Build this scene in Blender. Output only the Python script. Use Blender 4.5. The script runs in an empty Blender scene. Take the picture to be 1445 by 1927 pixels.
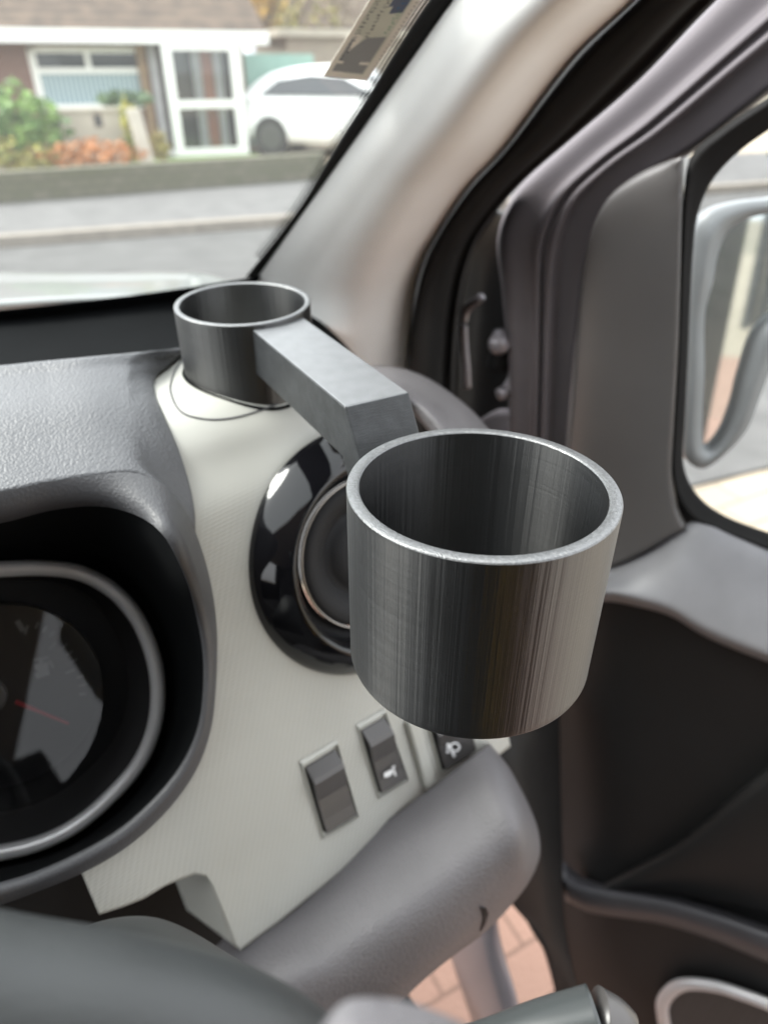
import bpy, math, random
from math import sin, cos, pi, radians, sqrt, atan2
from mathutils import Vector, Matrix
from mathutils.bvhtree import BVHTree

random.seed(7)
sc = bpy.context.scene
COL = sc.collection

# ------------------------------------------------------------------ camera, world, sun, exposure
PITCH, YAW, EYE = radians(33), radians(28), 1.65
FPX, CX, CY = 1296.0, 722.5, 963.5            # focal length and centre in the photo's pixels
cd = bpy.data.cameras.new('camera')
cam = bpy.data.objects.new('camera', cd); COL.objects.link(cam)
cam.location = (0, 0, EYE)
cam.rotation_euler = (pi / 2 - PITCH, 0, -YAW)
cd.sensor_fit = 'VERTICAL'; cd.sensor_height = 36; cd.sensor_width = 27
cd.lens = 36 * FPX / 1927
cd.clip_start = 0.01; cd.clip_end = 400
cd.dof.use_dof = True
cd.dof.focus_distance = 0.232
cd.dof.aperture_fstop = cd.lens / 2.9
sc.camera = cam

w = bpy.data.worlds.new('World'); sc.world = w; w.use_nodes = True
nt = w.node_tree; nt.nodes.clear()
sky = nt.nodes.new('ShaderNodeTexSky'); sky.sky_type = 'NISHITA'; sky.sun_disc = False
SUN_EL, SUN_AZ = radians(52), radians(-55)    # azimuth clockwise from +Y (the way the van points)
sky.sun_elevation = SUN_EL; sky.sun_rotation = SUN_AZ
sky.dust_density = 3.0; sky.air_density = 1.2; sky.ozone_density = 1.0
hs = nt.nodes.new('ShaderNodeHueSaturation'); hs.inputs['Saturation'].default_value = 0.16   # cloud cover: nearly colourless
mixc = nt.nodes.new('ShaderNodeMix'); mixc.data_type = 'RGBA'; mixc.inputs[0].default_value = 0.5
mixc.inputs[7].default_value = (9.5, 9.8, 10.2, 1)
bg = nt.nodes.new('ShaderNodeBackground'); bg.inputs['Strength'].default_value = 0.15
wo = nt.nodes.new('ShaderNodeOutputWorld')
nt.links.new(sky.outputs[0], hs.inputs['Color']); nt.links.new(hs.outputs[0], mixc.inputs[6])
nt.links.new(mixc.outputs[2], bg.inputs['Color']); nt.links.new(bg.outputs[0], wo.inputs['Surface'])

sd = bpy.data.lights.new('sun', 'SUN'); sd.energy = 2.0; sd.angle = radians(24); sd.color = (1, .97, .92)
sun = bpy.data.objects.new('sun', sd); COL.objects.link(sun)
sdir = Vector((sin(SUN_AZ) * cos(SUN_EL), cos(SUN_AZ) * cos(SUN_EL), sin(SUN_EL)))
sun.rotation_euler = sdir.to_track_quat('Z', 'Y').to_euler()
sun.location = (0, 0, 12)

vs = sc.view_settings
vs.view_transform = 'Standard'; vs.look = 'None'; vs.exposure = 1.62; vs.gamma = 1.0; vs.use_curve_mapping = False
sc.render.engine = 'CYCLES'
sc.cycles.use_denoising = True
sc.cycles.max_bounces = 10; sc.cycles.transparent_max_bounces = 12
sc.cycles.caustics_reflective = False; sc.cycles.caustics_refractive = False
sc.cycles.sample_clamp_indirect = 6

# ------------------------------------------------------------------ rays, planes, curves
C = Vector((0, 0, EYE))
HD = Vector((sin(YAW), cos(YAW), 0)); RT = Vector((cos(YAW), -sin(YAW), 0)); ZZ = Vector((0, 0, 1))
FW = HD * cos(PITCH) - ZZ * sin(PITCH); UP = HD * sin(PITCH) + ZZ * cos(PITCH)
def ray(u, v): return FW + RT * ((u - CX) / FPX) - UP * ((v - CY) / FPX)
def P(u, v, t): return C + ray(u, v) * t
def on_plane(u, v, pt, n):
    d = ray(u, v); return C + d * ((pt - C).dot(n) / d.dot(n))
def on_z(u, v, z):
    d = ray(u, v); return C + d * ((z - EYE) / d.z)
def on_x(u, v, x):
    d = ray(u, v); return C + d * (x / d.x)
def onto(bvh, u, v, lift=0.0):
    d = ray(u, v).normalized()
    h = bvh.ray_cast(C, d)
    if h[0] is None: return None
    return h[0] - d * lift
def bvh_of(o):
    return BVHTree.FromPolygons([x.co.copy() for x in o.data.vertices], [tuple(p.vertices) for p in o.data.polygons])

def catmull(pts, n, closed=False):
    pts = [Vector(p) for p in pts]; m = len(pts); out = []
    if m == 2 and not closed:
        return [pts[0].lerp(pts[1], i / (n - 1)) for i in range(n)]
    segs = m if closed else m - 1
    L = [0.0]
    for i in range(segs): L.append(L[-1] + max((pts[(i + 1) % m] - pts[i]).length, 1e-6) ** 0.8)
    tot = L[-1]; cnt = n if closed else n - 1
    for k in range(n):
        s = tot * k / cnt
        i = 0
        while i < segs - 1 and L[i + 1] <= s: i += 1
        t = min(1.0, (s - L[i]) / (L[i + 1] - L[i]))
        def g(j):
            if closed: return pts[j % m]
            if j < 0: return pts[0] * 2 - pts[1]
            if j >= m: return pts[-1] * 2 - pts[-2]
            return pts[j]
        a, b, c, d = g(i - 1), g(i), g(i + 1), g(i + 2)
        # centripetal-like tangents
        lab, lbc, lcd = max((b - a).length, 1e-6), max((c - b).length, 1e-6), max((d - c).length, 1e-6)
        m1 = (c - a) / (lab + lbc) * lbc; m2 = (d - b) / (lbc + lcd) * lbc
        t2, t3 = t * t, t * t * t
        out.append(b * (2 * t3 - 3 * t2 + 1) + m1 * (t3 - 2 * t2 + t) + c * (-2 * t3 + 3 * t2) + m2 * (t3 - t2))
    return out

# ------------------------------------------------------------------ object helpers
def empty(name, loc, label, cat, group=None, rz=0):
    o = bpy.data.objects.new(name, None); COL.objects.link(o); o.empty_display_size = 0.1
    o.location = loc; o.rotation_euler = (0, 0, rz)
    o['label'] = label; o['category'] = cat
    if group: o['group'] = group
    return o
def tag(o, label=None, cat=None, group=None, kind=None):
    for k, x in (('label', label), ('category', cat), ('group', group), ('kind', kind)):
        if x: o[k] = x
    return o
def root_loc(p):
    v = Vector((0, 0, 0))
    while p is not None: v = v + p.location; p = p.parent
    return v
def obj(name, verts, faces, mat, parent=None, smooth=True, uv=None, thick=0.0, bevel=0.0, world=True):
    me = bpy.data.meshes.new(name)
    me.from_pydata([tuple(x) for x in verts], [], faces)
    me.update()
    if smooth:
        for p in me.polygons: p.use_smooth = True
    if uv:
        l = me.uv_layers.new(name='UVMap')
        for lp in me.loops: l.data[lp.index].uv = uv[lp.vertex_index]
    mats = mat if isinstance(mat, (list, tuple)) else [mat]
    for x in mats: me.materials.append(x)
    o = bpy.data.objects.new(name, me); COL.objects.link(o)
    if parent is not None:
        o.parent = parent
        if world: o.location = -root_loc(parent)
    if bevel:
        b = o.modifiers.new('bevel', 'BEVEL'); b.width = bevel; b.segments = 3; b.limit_method = 'ANGLE'; b.angle_limit = radians(35)
        b.harden_normals = False
    if thick:
        s = o.modifiers.new('thickness', 'SOLIDIFY'); s.thickness = thick; s.offset = -1
    return o

def grid(name, G, mat, parent=None, closed=False, thick=0.003, face=None, smooth=True, flip=None, own_uv=False):
    """a grid of rows of points; the normal is turned towards `face` (the camera by default)"""
    nv, nu = len(G), len(G[0])
    V = [p for r in G for p in r]
    F = []
    for j in range(nv - 1):
        for i in range(nu if closed else nu - 1):
            F.append((j * nu + i, j * nu + (i + 1) % nu, (j + 1) * nu + (i + 1) % nu, (j + 1) * nu + i))
    face = C if face is None else Vector(face)
    s = 0
    for f in F[::7]:
        a, b, c = V[f[0]], V[f[1]], V[f[2]]
        n = (b - a).cross(c - a)
        s += n.dot((face - a).normalized())
    if (s < 0) if flip is None else flip: F = [f[::-1] for f in F]
    uv = []
    mid = G[nv // 2]; cu = [0.0]
    for i in range(1, nu): cu.append(cu[-1] + (mid[i] - mid[i - 1]).length)
    mc = nu // 2; cv = [0.0]
    for j in range(1, nv): cv.append(cv[-1] + (G[j][mc] - G[j - 1][mc]).length)
    for j in range(nv):
        for i in range(nu): uv.append((cu[i], cv[j]))
    if own_uv:
        acc = [0.0] * nu; uv = []
        cu = [0.0]
        for i in range(1, nu): cu.append(cu[-1] + (G[2][i] - G[2][i - 1]).length)
        for j in range(nv):
            for i in range(nu):
                if j: acc[i] += (G[j][i] - G[j - 1][i]).length
                uv.append((cu[i], acc[i]))
    return obj(name, V, F, mat, parent, smooth, uv, thick)

def loft(name, rows, mat, parent=None, nu=40, nv=24, closed=False, thick=0.003, face=None, straight=False):
    R = [catmull(r, nu, closed) for r in rows]
    if straight: G = R
    else:
        cols = [catmull([r[i] for r in R], nv) for i in range(nu)]
        G = [[cols[i][j] for i in range(nu)] for j in range(nv)]
    return grid(name, G, mat, parent, closed, thick, face)

def tube(name, path, r, mat, parent=None, n=80, seg=16, closed=False, flat=1.0, axis=None):
    pts = catmull(path, n, closed)
    V = []; F = []
    rr = r if callable(r) else (lambda s: r)
    for i, p in enumerate(pts):
        a = pts[(i - 1) % n] if (closed or i > 0) else p
        b = pts[(i + 1) % n] if (closed or i < n - 1) else p
        t = (b - a).normalized()
        x = t.cross(axis if axis is not None else ZZ)
        if x.length < 1e-4: x = t.cross(Vector((1, 0, 0)))
        x.normalize(); y = t.cross(x).normalized()
        for k in range(seg):
            an = 2 * pi * k / seg
            V.append(p + x * (cos(an) * rr(i / (n - 1))) + y * (sin(an) * rr(i / (n - 1)) * flat))
    for i in range(n if closed else n - 1):
        for k in range(seg):
            F.append((i * seg + k, i * seg + (k + 1) % seg, ((i + 1) % n) * seg + (k + 1) % seg, ((i + 1) % n) * seg + k))
    if not closed:
        F.append(tuple(range(seg - 1, -1, -1))); F.append(tuple((n - 1) * seg + k for k in range(seg)))
    return obj(name, V, F, mat, parent)

def poly_slab(name, pts, n, thick, mat, parent=None, bevel=0.0):
    """flat outline pts, thickened away from n"""
    pts = [Vector(p) for p in pts]; n = Vector(n).normalized(); m = len(pts)
    nrm = Vector((0, 0, 0))
    for i in range(m): nrm += pts[i].cross(pts[(i + 1) % m])
    if nrm.dot(n) < 0: pts = pts[::-1]
    V = pts + [p - n * thick for p in pts]
    F = [tuple(range(m)), tuple(range(2 * m - 1, m - 1, -1))]
    for i in range(m): F.append((i, m + i, m + (i + 1) % m, (i + 1) % m))
    return obj(name, V, F, mat, parent, smooth=False, bevel=bevel)

def box_geo(o, ax, ay, az, sx, sy, sz):
    """box with one corner at o"""
    V = [o + ax * (sx * i) + ay * (sy * j) + az * (sz * k) for k in (0, 1) for j in (0, 1) for i in (0, 1)]
    F = [(0, 2, 3, 1), (4, 5, 7, 6), (0, 1, 5, 4), (2, 6, 7, 3), (0, 4, 6, 2), (1, 3, 7, 5)]
    if ax.cross(ay).dot(az) < 0: F = [f[::-1] for f in F]
    return V, F
X1, Y1 = Vector((1, 0, 0)), Vector((0, 1, 0))
def box(name, o, s, mat, parent=None, ax=X1, ay=Y1, az=ZZ, bevel=0.0):
    V, F = box_geo(Vector(o), ax, ay, az, *s)
    return obj(name, V, F, mat, parent, smooth=False, bevel=bevel)
def multi(name, boxes, mat, parent=None, bevel=0.0):
    V, F = [], []
    for v, f in boxes:
        k = len(V); V += v; F += [tuple(i + k for i in q) for q in f]
    return obj(name, V, F, mat, parent, smooth=False, bevel=bevel)

# ------------------------------------------------------------------ materials
def new_mat(name):
    m = bpy.data.materials.new(name); m.use_nodes = True
    t = m.node_tree; b = t.nodes['Principled BSDF']
    return m, t, b
def N(t, typ, **kw):
    n = t.nodes.new(typ)
    for k, x in kw.items(): setattr(n, k, x)
    return n
def coords(t, kind='Object', scale=(1, 1, 1), rot=(0, 0, 0)):
    tc = N(t, 'ShaderNodeTexCoord'); mp = N(t, 'ShaderNodeMapping')
    mp.inputs['Scale'].default_value = scale; mp.inputs['Rotation'].default_value = rot
    t.links.new(tc.outputs[kind], mp.inputs['Vector']); return mp.outputs[0]
def vary(t, b, col, amount=0.12, scale=30, vec=None):
    """slight uneven colour so that no surface is one flat value"""
    nz = N(t, 'ShaderNodeTexNoise'); nz.inputs['Scale'].default_value = scale; nz.inputs['Detail'].default_value = 5
    t.links.new(vec or coords(t), nz.inputs['Vector'])
    rp = N(t, 'ShaderNodeValToRGB')
    rp.color_ramp.elements[0].position = 0.3; rp.color_ramp.elements[1].position = 0.7
    rp.color_ramp.elements[0].color = tuple(c * (1 - amount) for c in col) + (1,)
    rp.color_ramp.elements[1].color = tuple(min(1, c * (1 + amount)) for c in col) + (1,)
    t.links.new(nz.outputs[0], rp.inputs[0]); t.links.new(rp.outputs[0], b.inputs['Base Color'])
    return rp
def bump(t, b, height, strength=0.3, dist=0.001):
    bp = N(t, 'ShaderNodeBump'); bp.inputs['Strength'].default_value = strength; bp.inputs['Distance'].default_value = dist
    t.links.new(height, bp.inputs['Height']); t.links.new(bp.outputs[0], b.inputs['Normal']); return bp
def plastic(name, col, rough=0.5, grain=0, gstr=0.25, gdist=0.0004, spec=0.5, coat=0, metal=0, amount=0.08, vscale=25, kind='noise'):
    m, t, b = new_mat(name)
    b.inputs['Roughness'].default_value = rough; b.inputs['Specular IOR Level'].default_value = spec
    b.inputs['Metallic'].default_value = metal; b.inputs['Coat Weight'].default_value = coat; b.inputs['Coat Roughness'].default_value = 0.06
    vary(t, b, col, amount, vscale)
    if grain:
        if kind == 'leather':
            v1 = N(t, 'ShaderNodeTexVoronoi', feature='SMOOTH_F1'); v1.inputs['Scale'].default_value = grain
            v1.inputs['Smoothness'].default_value = 0.35
            nz = N(t, 'ShaderNodeTexNoise'); nz.inputs['Scale'].default_value = grain * 0.7; nz.inputs['Detail'].default_value = 3
            va = N(t, 'ShaderNodeVectorMath', operation='MULTIPLY_ADD')
            co = coords(t); t.links.new(co, nz.inputs['Vector'])
            t.links.new(nz.outputs['Color'], va.inputs[0]); va.inputs[1].default_value = (0.0016, 0.0016, 0.0016)
            t.links.new(co, va.inputs[2]); t.links.new(va.outputs[0], v1.inputs['Vector'])
            iv = N(t, 'ShaderNodeMath', operation='SUBTRACT'); iv.inputs[0].default_value = 1
            t.links.new(v1.outputs['Distance'], iv.inputs[1])
            bump(t, b, iv.outputs[0], gstr, gdist)
        else:
            nz = N(t, 'ShaderNodeTexNoise'); nz.inputs['Scale'].default_value = grain; nz.inputs['Detail'].default_value = 4
            t.links.new(coords(t), nz.inputs['Vector']); bump(t, b, nz.outputs[0], gstr, gdist)
    return m

M = {}
M['dash'] = plastic('dark grained dash', (.10, .102, .108), .42, 800, .6, .0006, kind='leather', spec=.5)
M['dash_fine'] = plastic('dark fine grained plastic', (.062, .062, .066), .42, 800, .6, .0006)
M['cover'] = plastic('grey grained lower cover', (.115, .110, .116), .46, 620, .8, .0009, spec=.45)
M['black'] = plastic('matt black plastic', (.010, .010, .011), .62, 1500, .2, .0003, spec=.25)
M['black_soft'] = plastic('soft black plastic', (.022, .021, .022), .5, 900, .25, .0003)
M['gloss'] = plastic('piano black', (.004, .004, .005), .04, spec=.5, coat=.0, amount=.02)
M['chrome'] = plastic('satin chrome', (.22, .21, .20), .14, metal=1, amount=.03)
M['silver'] = plastic('satin silver paint', (.66, .65, .66), .36, metal=.4, amount=.03)
M['vent'] = plastic('vent dark rubber', (.020, .020, .021), .6, 1800, .2, .0002, spec=.15)
M['pillar'] = plastic('pale pillar trim', (.86, .855, .835), .85, 1700, .35, .0003, spec=.15, amount=.02)
M['void'] = plastic('deep matt black', (.004, .0045, .005), .9, spec=.08)  # one even matt black with hardly any gloss
M['rubber'] = plastic('black rubber seal', (.016, .016, .016), .8, 700, .3, .0004, spec=.2)
M['frame'] = plastic('bronze grey metallic paint', (.11, .10, .108), .6, metal=.1, coat=.0, spec=.35, amount=.04, vscale=60)
M['mirror_trim'] = plastic('dark grey smooth door trim', (.10, .097, .096), .40, 1600, .15, .0002, amount=.03)
M['ledge'] = plastic('grey door sill trim', (.22, .222, .235), .45, 1300, .3, .0003)  # paler than the dash: sky light on the up-facing ledge painted in
M['door_dark'] = plastic('near black door trim', (.0115, .0117, .012), .55, 1300, .35, .0003, spec=.35)
M['door_bar'] = plastic('charcoal door pull', (.050, .050, .056), .5, 1100, .35, .0003)
M['wheel'] = plastic('steering wheel leather', (.027, .0295, .0305), .45, 700, .3, .0004)
M['stalk'] = plastic('grey stalk plastic', (.045, .05, .051), .35, amount=.04)
M['white_mark'] = plastic('white print', (.75, .75, .75), .5, amount=.02)
M['grey_mark'] = plastic('dim grey print', (.11, .11, .11), .5, amount=.02)
M['switch'] = plastic('switch grey plastic', (.068, .064, .063), .34, amount=.04)
M['needle'] = plastic('red needle', (.22, .012, .02), .4, amount=.03)
M['body'] = plastic('silver body paint', (.20, .213, .208), .35, metal=.3, coat=.6, amount=.03)
M['mirror_case'] = plastic('blue grey mirror case', (.20, .215, .225), .42, amount=.05)
M['sill'] = plastic('lilac grey sill paint', (.26, .24, .26), .38, metal=.3, coat=.3, amount=.03)
M['headliner'] = plastic('pale headliner cloth', (.42, .415, .40), .9, 900, .3, .001)
M['seat'] = plastic('dark seat cloth', (.010, .010, .011), .9, 500, .4, .001)
M['carpet'] = plastic('black floor mat', (.02, .02, .02), .9, 300, .5, .002)
M['olive'] = plastic('mustard reflector', (.46, .27, .03), .6, amount=.1)

def panel_mat():
    """pale panel with a fine woven emboss"""
    m, t, b = new_mat('pale woven dash panel')
    b.inputs['Roughness'].default_value = .55; b.inputs['Specular IOR Level'].default_value = .4
    vary(t, b, (.43, .428, .392), .04, 20)
    uv = coords(t, 'UV')
    sep = N(t, 'ShaderNodeSeparateXYZ'); t.links.new(uv, sep.inputs[0])
    def wave(ku, kv, ph=0.0):
        a = N(t, 'ShaderNodeMath', operation='MULTIPLY'); a.inputs[1].default_value = ku; t.links.new(sep.outputs[0], a.inputs[0])
        c = N(t, 'ShaderNodeMath', operation='MULTIPLY_ADD'); c.inputs[1].default_value = kv
        t.links.new(sep.outputs[1], c.inputs[0]); t.links.new(a.outputs[0], c.inputs[2])
        s = N(t, 'ShaderNodeMath', operation='SINE'); t.links.new(c.outputs[0], s.inputs[0]); return s.outputs[0]
    k = 2 * pi / .0020
    s1 = wave(k * .10, k); s2 = wave(k * .55, k * .28)
    ad = N(t, 'ShaderNodeMath', operation='MULTIPLY_ADD'); ad.inputs[1].default_value = .35
    t.links.new(s2, ad.inputs[0]); t.links.new(s1, ad.inputs[2])
    # the emboss fades out on the shelf at the top (smooth there), as moulded
    fade = N(t, 'ShaderNodeMapRange'); fade.inputs[1].default_value = .12; fade.inputs[2].default_value = .18
    t.links.new(sep.outputs[1], fade.inputs[0])
    mu = N(t, 'ShaderNodeMath', operation='MULTIPLY'); t.links.new(ad.outputs[0], mu.inputs[0]); t.links.new(fade.outputs[0], mu.inputs[1])
    bump(t, b, mu.outputs[0], .45, .0003)
    return m
M['panel'] = panel_mat()
M['panel_plain'] = plastic('pale smooth dash plastic', (.43, .428, .392), .52, 1700, .2, .0002, amount=.03)

AROT = 0.25
def filament_mat():
    """printed plastic: fine horizontal layers, so highlights smear along the axis"""
    m, t, b = new_mat('grey printed filament')
    uv = coords(t, 'UV')
    st = coords(t, 'UV', (330, 1.5, 1)); ly = coords(t, 'UV', (25, 4200, 1)); lb = coords(t, 'UV', (9, 900, 1))
    n1 = N(t, 'ShaderNodeTexNoise'); n1.inputs['Scale'].default_value = 1; n1.inputs['Detail'].default_value = 6; n1.inputs['Roughness'].default_value = .62; t.links.new(st, n1.inputs['Vector'])
    n2 = N(t, 'ShaderNodeTexNoise'); n2.inputs['Scale'].default_value = 1; n2.inputs['Detail'].default_value = 2; t.links.new(ly, n2.inputs['Vector'])
    n3 = N(t, 'ShaderNodeTexNoise'); n3.inputs['Scale'].default_value = 1; n3.inputs['Detail'].default_value = 2; t.links.new(lb, n3.inputs['Vector'])
    rp = N(t, 'ShaderNodeValToRGB'); rp.color_ramp.elements[0].color = (.0028, .003, .0032, 1); rp.color_ramp.elements[1].color = (.0085, .009, .0095, 1)
    rp.color_ramp.elements[0].position = .3; rp.color_ramp.elements[1].position = .7
    t.links.new(n1.outputs[0], rp.inputs[0]); t.links.new(rp.outputs[0], b.inputs['Base Color'])
    b.inputs['Roughness'].default_value = .2
    mr = N(t, 'ShaderNodeMapRange'); mr.inputs[1].default_value = .3; mr.inputs[2].default_value = .7
    mr.inputs[3].default_value = .30; mr.inputs[4].default_value = .335
    t.links.new(n3.outputs[0], mr.inputs[0]); t.links.new(mr.outputs[0], b.inputs['Roughness'])
    b.inputs['Specular IOR Level'].default_value = .85; b.inputs['IOR'].default_value = 1.6
    b.inputs['Anisotropic'].default_value = 1.0; b.inputs['Anisotropic Rotation'].default_value = AROT
    tg = N(t, 'ShaderNodeTangent', direction_type='UV_MAP', uv_map='UVMap'); t.links.new(tg.outputs[0], b.inputs['Tangent'])
    bp1 = N(t, 'ShaderNodeBump'); bp1.inputs['Strength'].default_value = .5; bp1.inputs['Distance'].default_value = .0008
    t.links.new(n1.outputs[0], bp1.inputs['Height'])
    bp2 = N(t, 'ShaderNodeBump'); bp2.inputs['Strength'].default_value = .10; bp2.inputs['Distance'].default_value = .00006
    t.links.new(n2.outputs[0], bp2.inputs['Height']); t.links.new(bp1.outputs[0], bp2.inputs['Normal'])
    # a few stray layer lines running round the wall
    sc4 = coords(t, 'UV', (5, 170, 1))
    n4 = N(t, 'ShaderNodeTexNoise'); n4.inputs['Scale'].default_value = 1; n4.inputs['Detail'].default_value = 1; t.links.new(sc4, n4.inputs['Vector'])
    d4 = N(t, 'ShaderNodeMath', operation='SUBTRACT'); d4.inputs[1].default_value = .5; t.links.new(n4.outputs[0], d4.inputs[0])
    a4 = N(t, 'ShaderNodeMath', operation='ABSOLUTE'); t.links.new(d4.outputs[0], a4.inputs[0])
    r4 = N(t, 'ShaderNodeMapRange'); r4.inputs[1].default_value = 0; r4.inputs[2].default_value = .022; t.links.new(a4.outputs[0], r4.inputs[0])
    bp3 = N(t, 'ShaderNodeBump'); bp3.inputs['Strength'].default_value = .12; bp3.inputs['Distance'].default_value = .0002
    t.links.new(r4.outputs[0], bp3.inputs['Height']); t.links.new(bp2.outputs[0], bp3.inputs['Normal'])
    t.links.new(bp3.outputs[0], b.inputs['Normal'])
    return m
M['print'] = filament_mat()
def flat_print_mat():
    m, t, b = new_mat('grey printed filament lit top')
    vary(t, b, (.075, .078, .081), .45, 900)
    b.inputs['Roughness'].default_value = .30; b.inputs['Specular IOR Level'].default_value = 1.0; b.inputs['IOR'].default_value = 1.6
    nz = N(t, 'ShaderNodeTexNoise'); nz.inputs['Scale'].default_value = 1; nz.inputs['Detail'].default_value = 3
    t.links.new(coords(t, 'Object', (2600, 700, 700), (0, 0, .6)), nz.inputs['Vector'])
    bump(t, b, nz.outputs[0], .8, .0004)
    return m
M['print_lit'] = flat_print_mat()  # same plastic as the walls, painted paler for sky light on the rim
M['arm_lit'] = plastic('grey printed filament arm lit top', (.12, .124, .13), .36, 2400, .5, .0003, spec=.8, amount=.12, vscale=140)  # same plastic as the arm, with its lit top painted paler
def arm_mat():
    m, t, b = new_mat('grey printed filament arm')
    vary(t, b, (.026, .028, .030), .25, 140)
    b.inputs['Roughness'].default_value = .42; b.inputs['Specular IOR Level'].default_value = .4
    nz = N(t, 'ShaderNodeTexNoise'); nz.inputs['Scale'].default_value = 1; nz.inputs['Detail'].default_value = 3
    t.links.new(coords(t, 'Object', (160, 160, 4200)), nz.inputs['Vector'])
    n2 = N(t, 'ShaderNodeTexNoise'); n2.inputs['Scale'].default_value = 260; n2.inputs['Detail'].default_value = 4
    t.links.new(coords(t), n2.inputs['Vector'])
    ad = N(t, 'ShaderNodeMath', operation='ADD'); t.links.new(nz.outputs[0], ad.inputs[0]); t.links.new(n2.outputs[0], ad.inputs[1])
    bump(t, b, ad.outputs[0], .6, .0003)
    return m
M['arm'] = arm_mat()

def glass_mat(name, tint=(.93, .96, .945), haze=.05, refl=.7):
    """thin pane: clear, mirrored by Fresnel, with dust and reflected haze put in as a pale film"""
    m = bpy.data.materials.new(name); m.use_nodes = True; t = m.node_tree; t.nodes.clear()
    out = N(t, 'ShaderNodeOutputMaterial'); tr = N(t, 'ShaderNodeBsdfTransparent'); tr.inputs[0].default_value = tint + (1,)
    gl = N(t, 'ShaderNodeBsdfGlossy'); gl.inputs['Roughness'].default_value = 0.0
    fr = N(t, 'ShaderNodeFresnel'); fr.inputs[0].default_value = 1.45
    mu = N(t, 'ShaderNodeMath', operation='MULTIPLY'); mu.inputs[1].default_value = refl
    t.links.new(fr.outputs[0], mu.inputs[0])
    mx = N(t, 'ShaderNodeMixShader'); t.links.new(mu.outputs[0], mx.inputs[0]); t.links.new(tr.outputs[0], mx.inputs[1]); t.links.new(gl.outputs[0], mx.inputs[2])
    tl = N(t, 'ShaderNodeBsdfTranslucent'); tl.inputs[0].default_value = (.8, .8, .78, 1)  # pale film: dust, plus the dash's reflected haze painted in
    nz = N(t, 'ShaderNodeTexNoise'); nz.inputs['Scale'].default_value = 9; nz.inputs['Detail'].default_value = 8
    t.links.new(coords(t), nz.inputs['Vector'])
    sp = N(t, 'ShaderNodeTexVoronoi'); sp.inputs['Scale'].default_value = 150; t.links.new(coords(t), sp.inputs['Vector'])
    sr = N(t, 'ShaderNodeMapRange'); sr.inputs[1].default_value = .06; sr.inputs[2].default_value = .10; sr.inputs[3].default_value = .35; sr.inputs[4].default_value = 0
    t.links.new(sp.outputs['Distance'], sr.inputs[0])
    mr = N(t, 'ShaderNodeMapRange'); mr.inputs[3].default_value = haze * .6; mr.inputs[4].default_value = haze * 1.4
    t.links.new(nz.outputs[0], mr.inputs[0])
    m2 = N(t, 'ShaderNodeMixShader'); t.links.new(mr.outputs[0], m2.inputs[0]); t.links.new(mx.outputs[0], m2.inputs[1]); t.links.new(tl.outputs[0], m2.inputs[2])
    t.links.new(m2.outputs[0], out.inputs[0])
    return m
M['screen'] = glass_mat('dusty hazy windscreen glass', haze=.035, refl=.8)
M['side_glass'] = glass_mat('side window glass', (.93, .95, .94), .03, .8)
M['gauge_glass'] = glass_mat('instrument lens', (.9, .9, .9), .0, .8)

# ------------------------------------------------------------------ the ground, road and pavements outside
RB = radians(96)
E1 = Vector((sin(RB), cos(RB), 0)); E2 = Vector((-cos(RB), sin(RB), 0))     # along the road; away from the van
def EX(a, b, z=0.0): return E1 * a + E2 * b + ZZ * z
def on_b(u, v, b):
    d = ray(u, v); return C + d * (b / d.dot(E2))
def ab(p): return p.dot(E1), p.dot(E2), p.z

def ground_mat(name, col, scale=6, amount=.25, rough=.9, b_str=.4, brick=None):
    m, t, b = new_mat(name); b.inputs['Roughness'].default_value = rough
    rp = vary(t, b, col, amount, scale)
    nz = N(t, 'ShaderNodeTexNoise'); nz.inputs['Scale'].default_value = 90; nz.inputs['Detail'].default_value = 6
    t.links.new(coords(t), nz.inputs['Vector']); bump(t, b, nz.outputs[0], b_str, .01)
    if brick:
        bt = N(t, 'ShaderNodeTexBrick'); bt.inputs['Scale'].default_value = brick
        bt.inputs['Mortar Size'].default_value = .012
        bt.inputs['Color1'].default_value = tuple(c * 1.06 for c in col) + (1,); bt.inputs['Color2'].default_value = tuple(c * .9 for c in col) + (1,)
        bt.inputs['Mortar'].default_value = tuple(c * .45 for c in col) + (1,)
        t.links.new(coords(t), bt.inputs['Vector'])
        mx = N(t, 'ShaderNodeMix', data_type='RGBA'); mx.inputs[0].default_value = .3
        t.links.new(bt.outputs[0], mx.inputs[6]); t.links.new(rp.outputs[0], mx.inputs[7]); t.links.new(mx.outputs[2], b.inputs['Base Color'])
    return m
M['asphalt'] = ground_mat('worn asphalt', (.075, .074, .072), 3, .2)
M['pave'] = ground_mat('grey pavement', (.10, .098, .096), 4, .2)
M['kerb'] = ground_mat('pale kerb stone', (.215, .19, .16), 8, .15)
M['beige'] = ground_mat('beige block drive', (.34, .285, .215), 3, .12, brick=1.6)
M['pink'] = ground_mat('pink block paving', (.33, .20, .148), 5, .14, brick=2.4)
M['soil'] = ground_mat('bare ground', (.22, .19, .14), 2, .35)
M['lawn'] = ground_mat('mown lawn', (.14, .22, .05), 7, .35)

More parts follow.
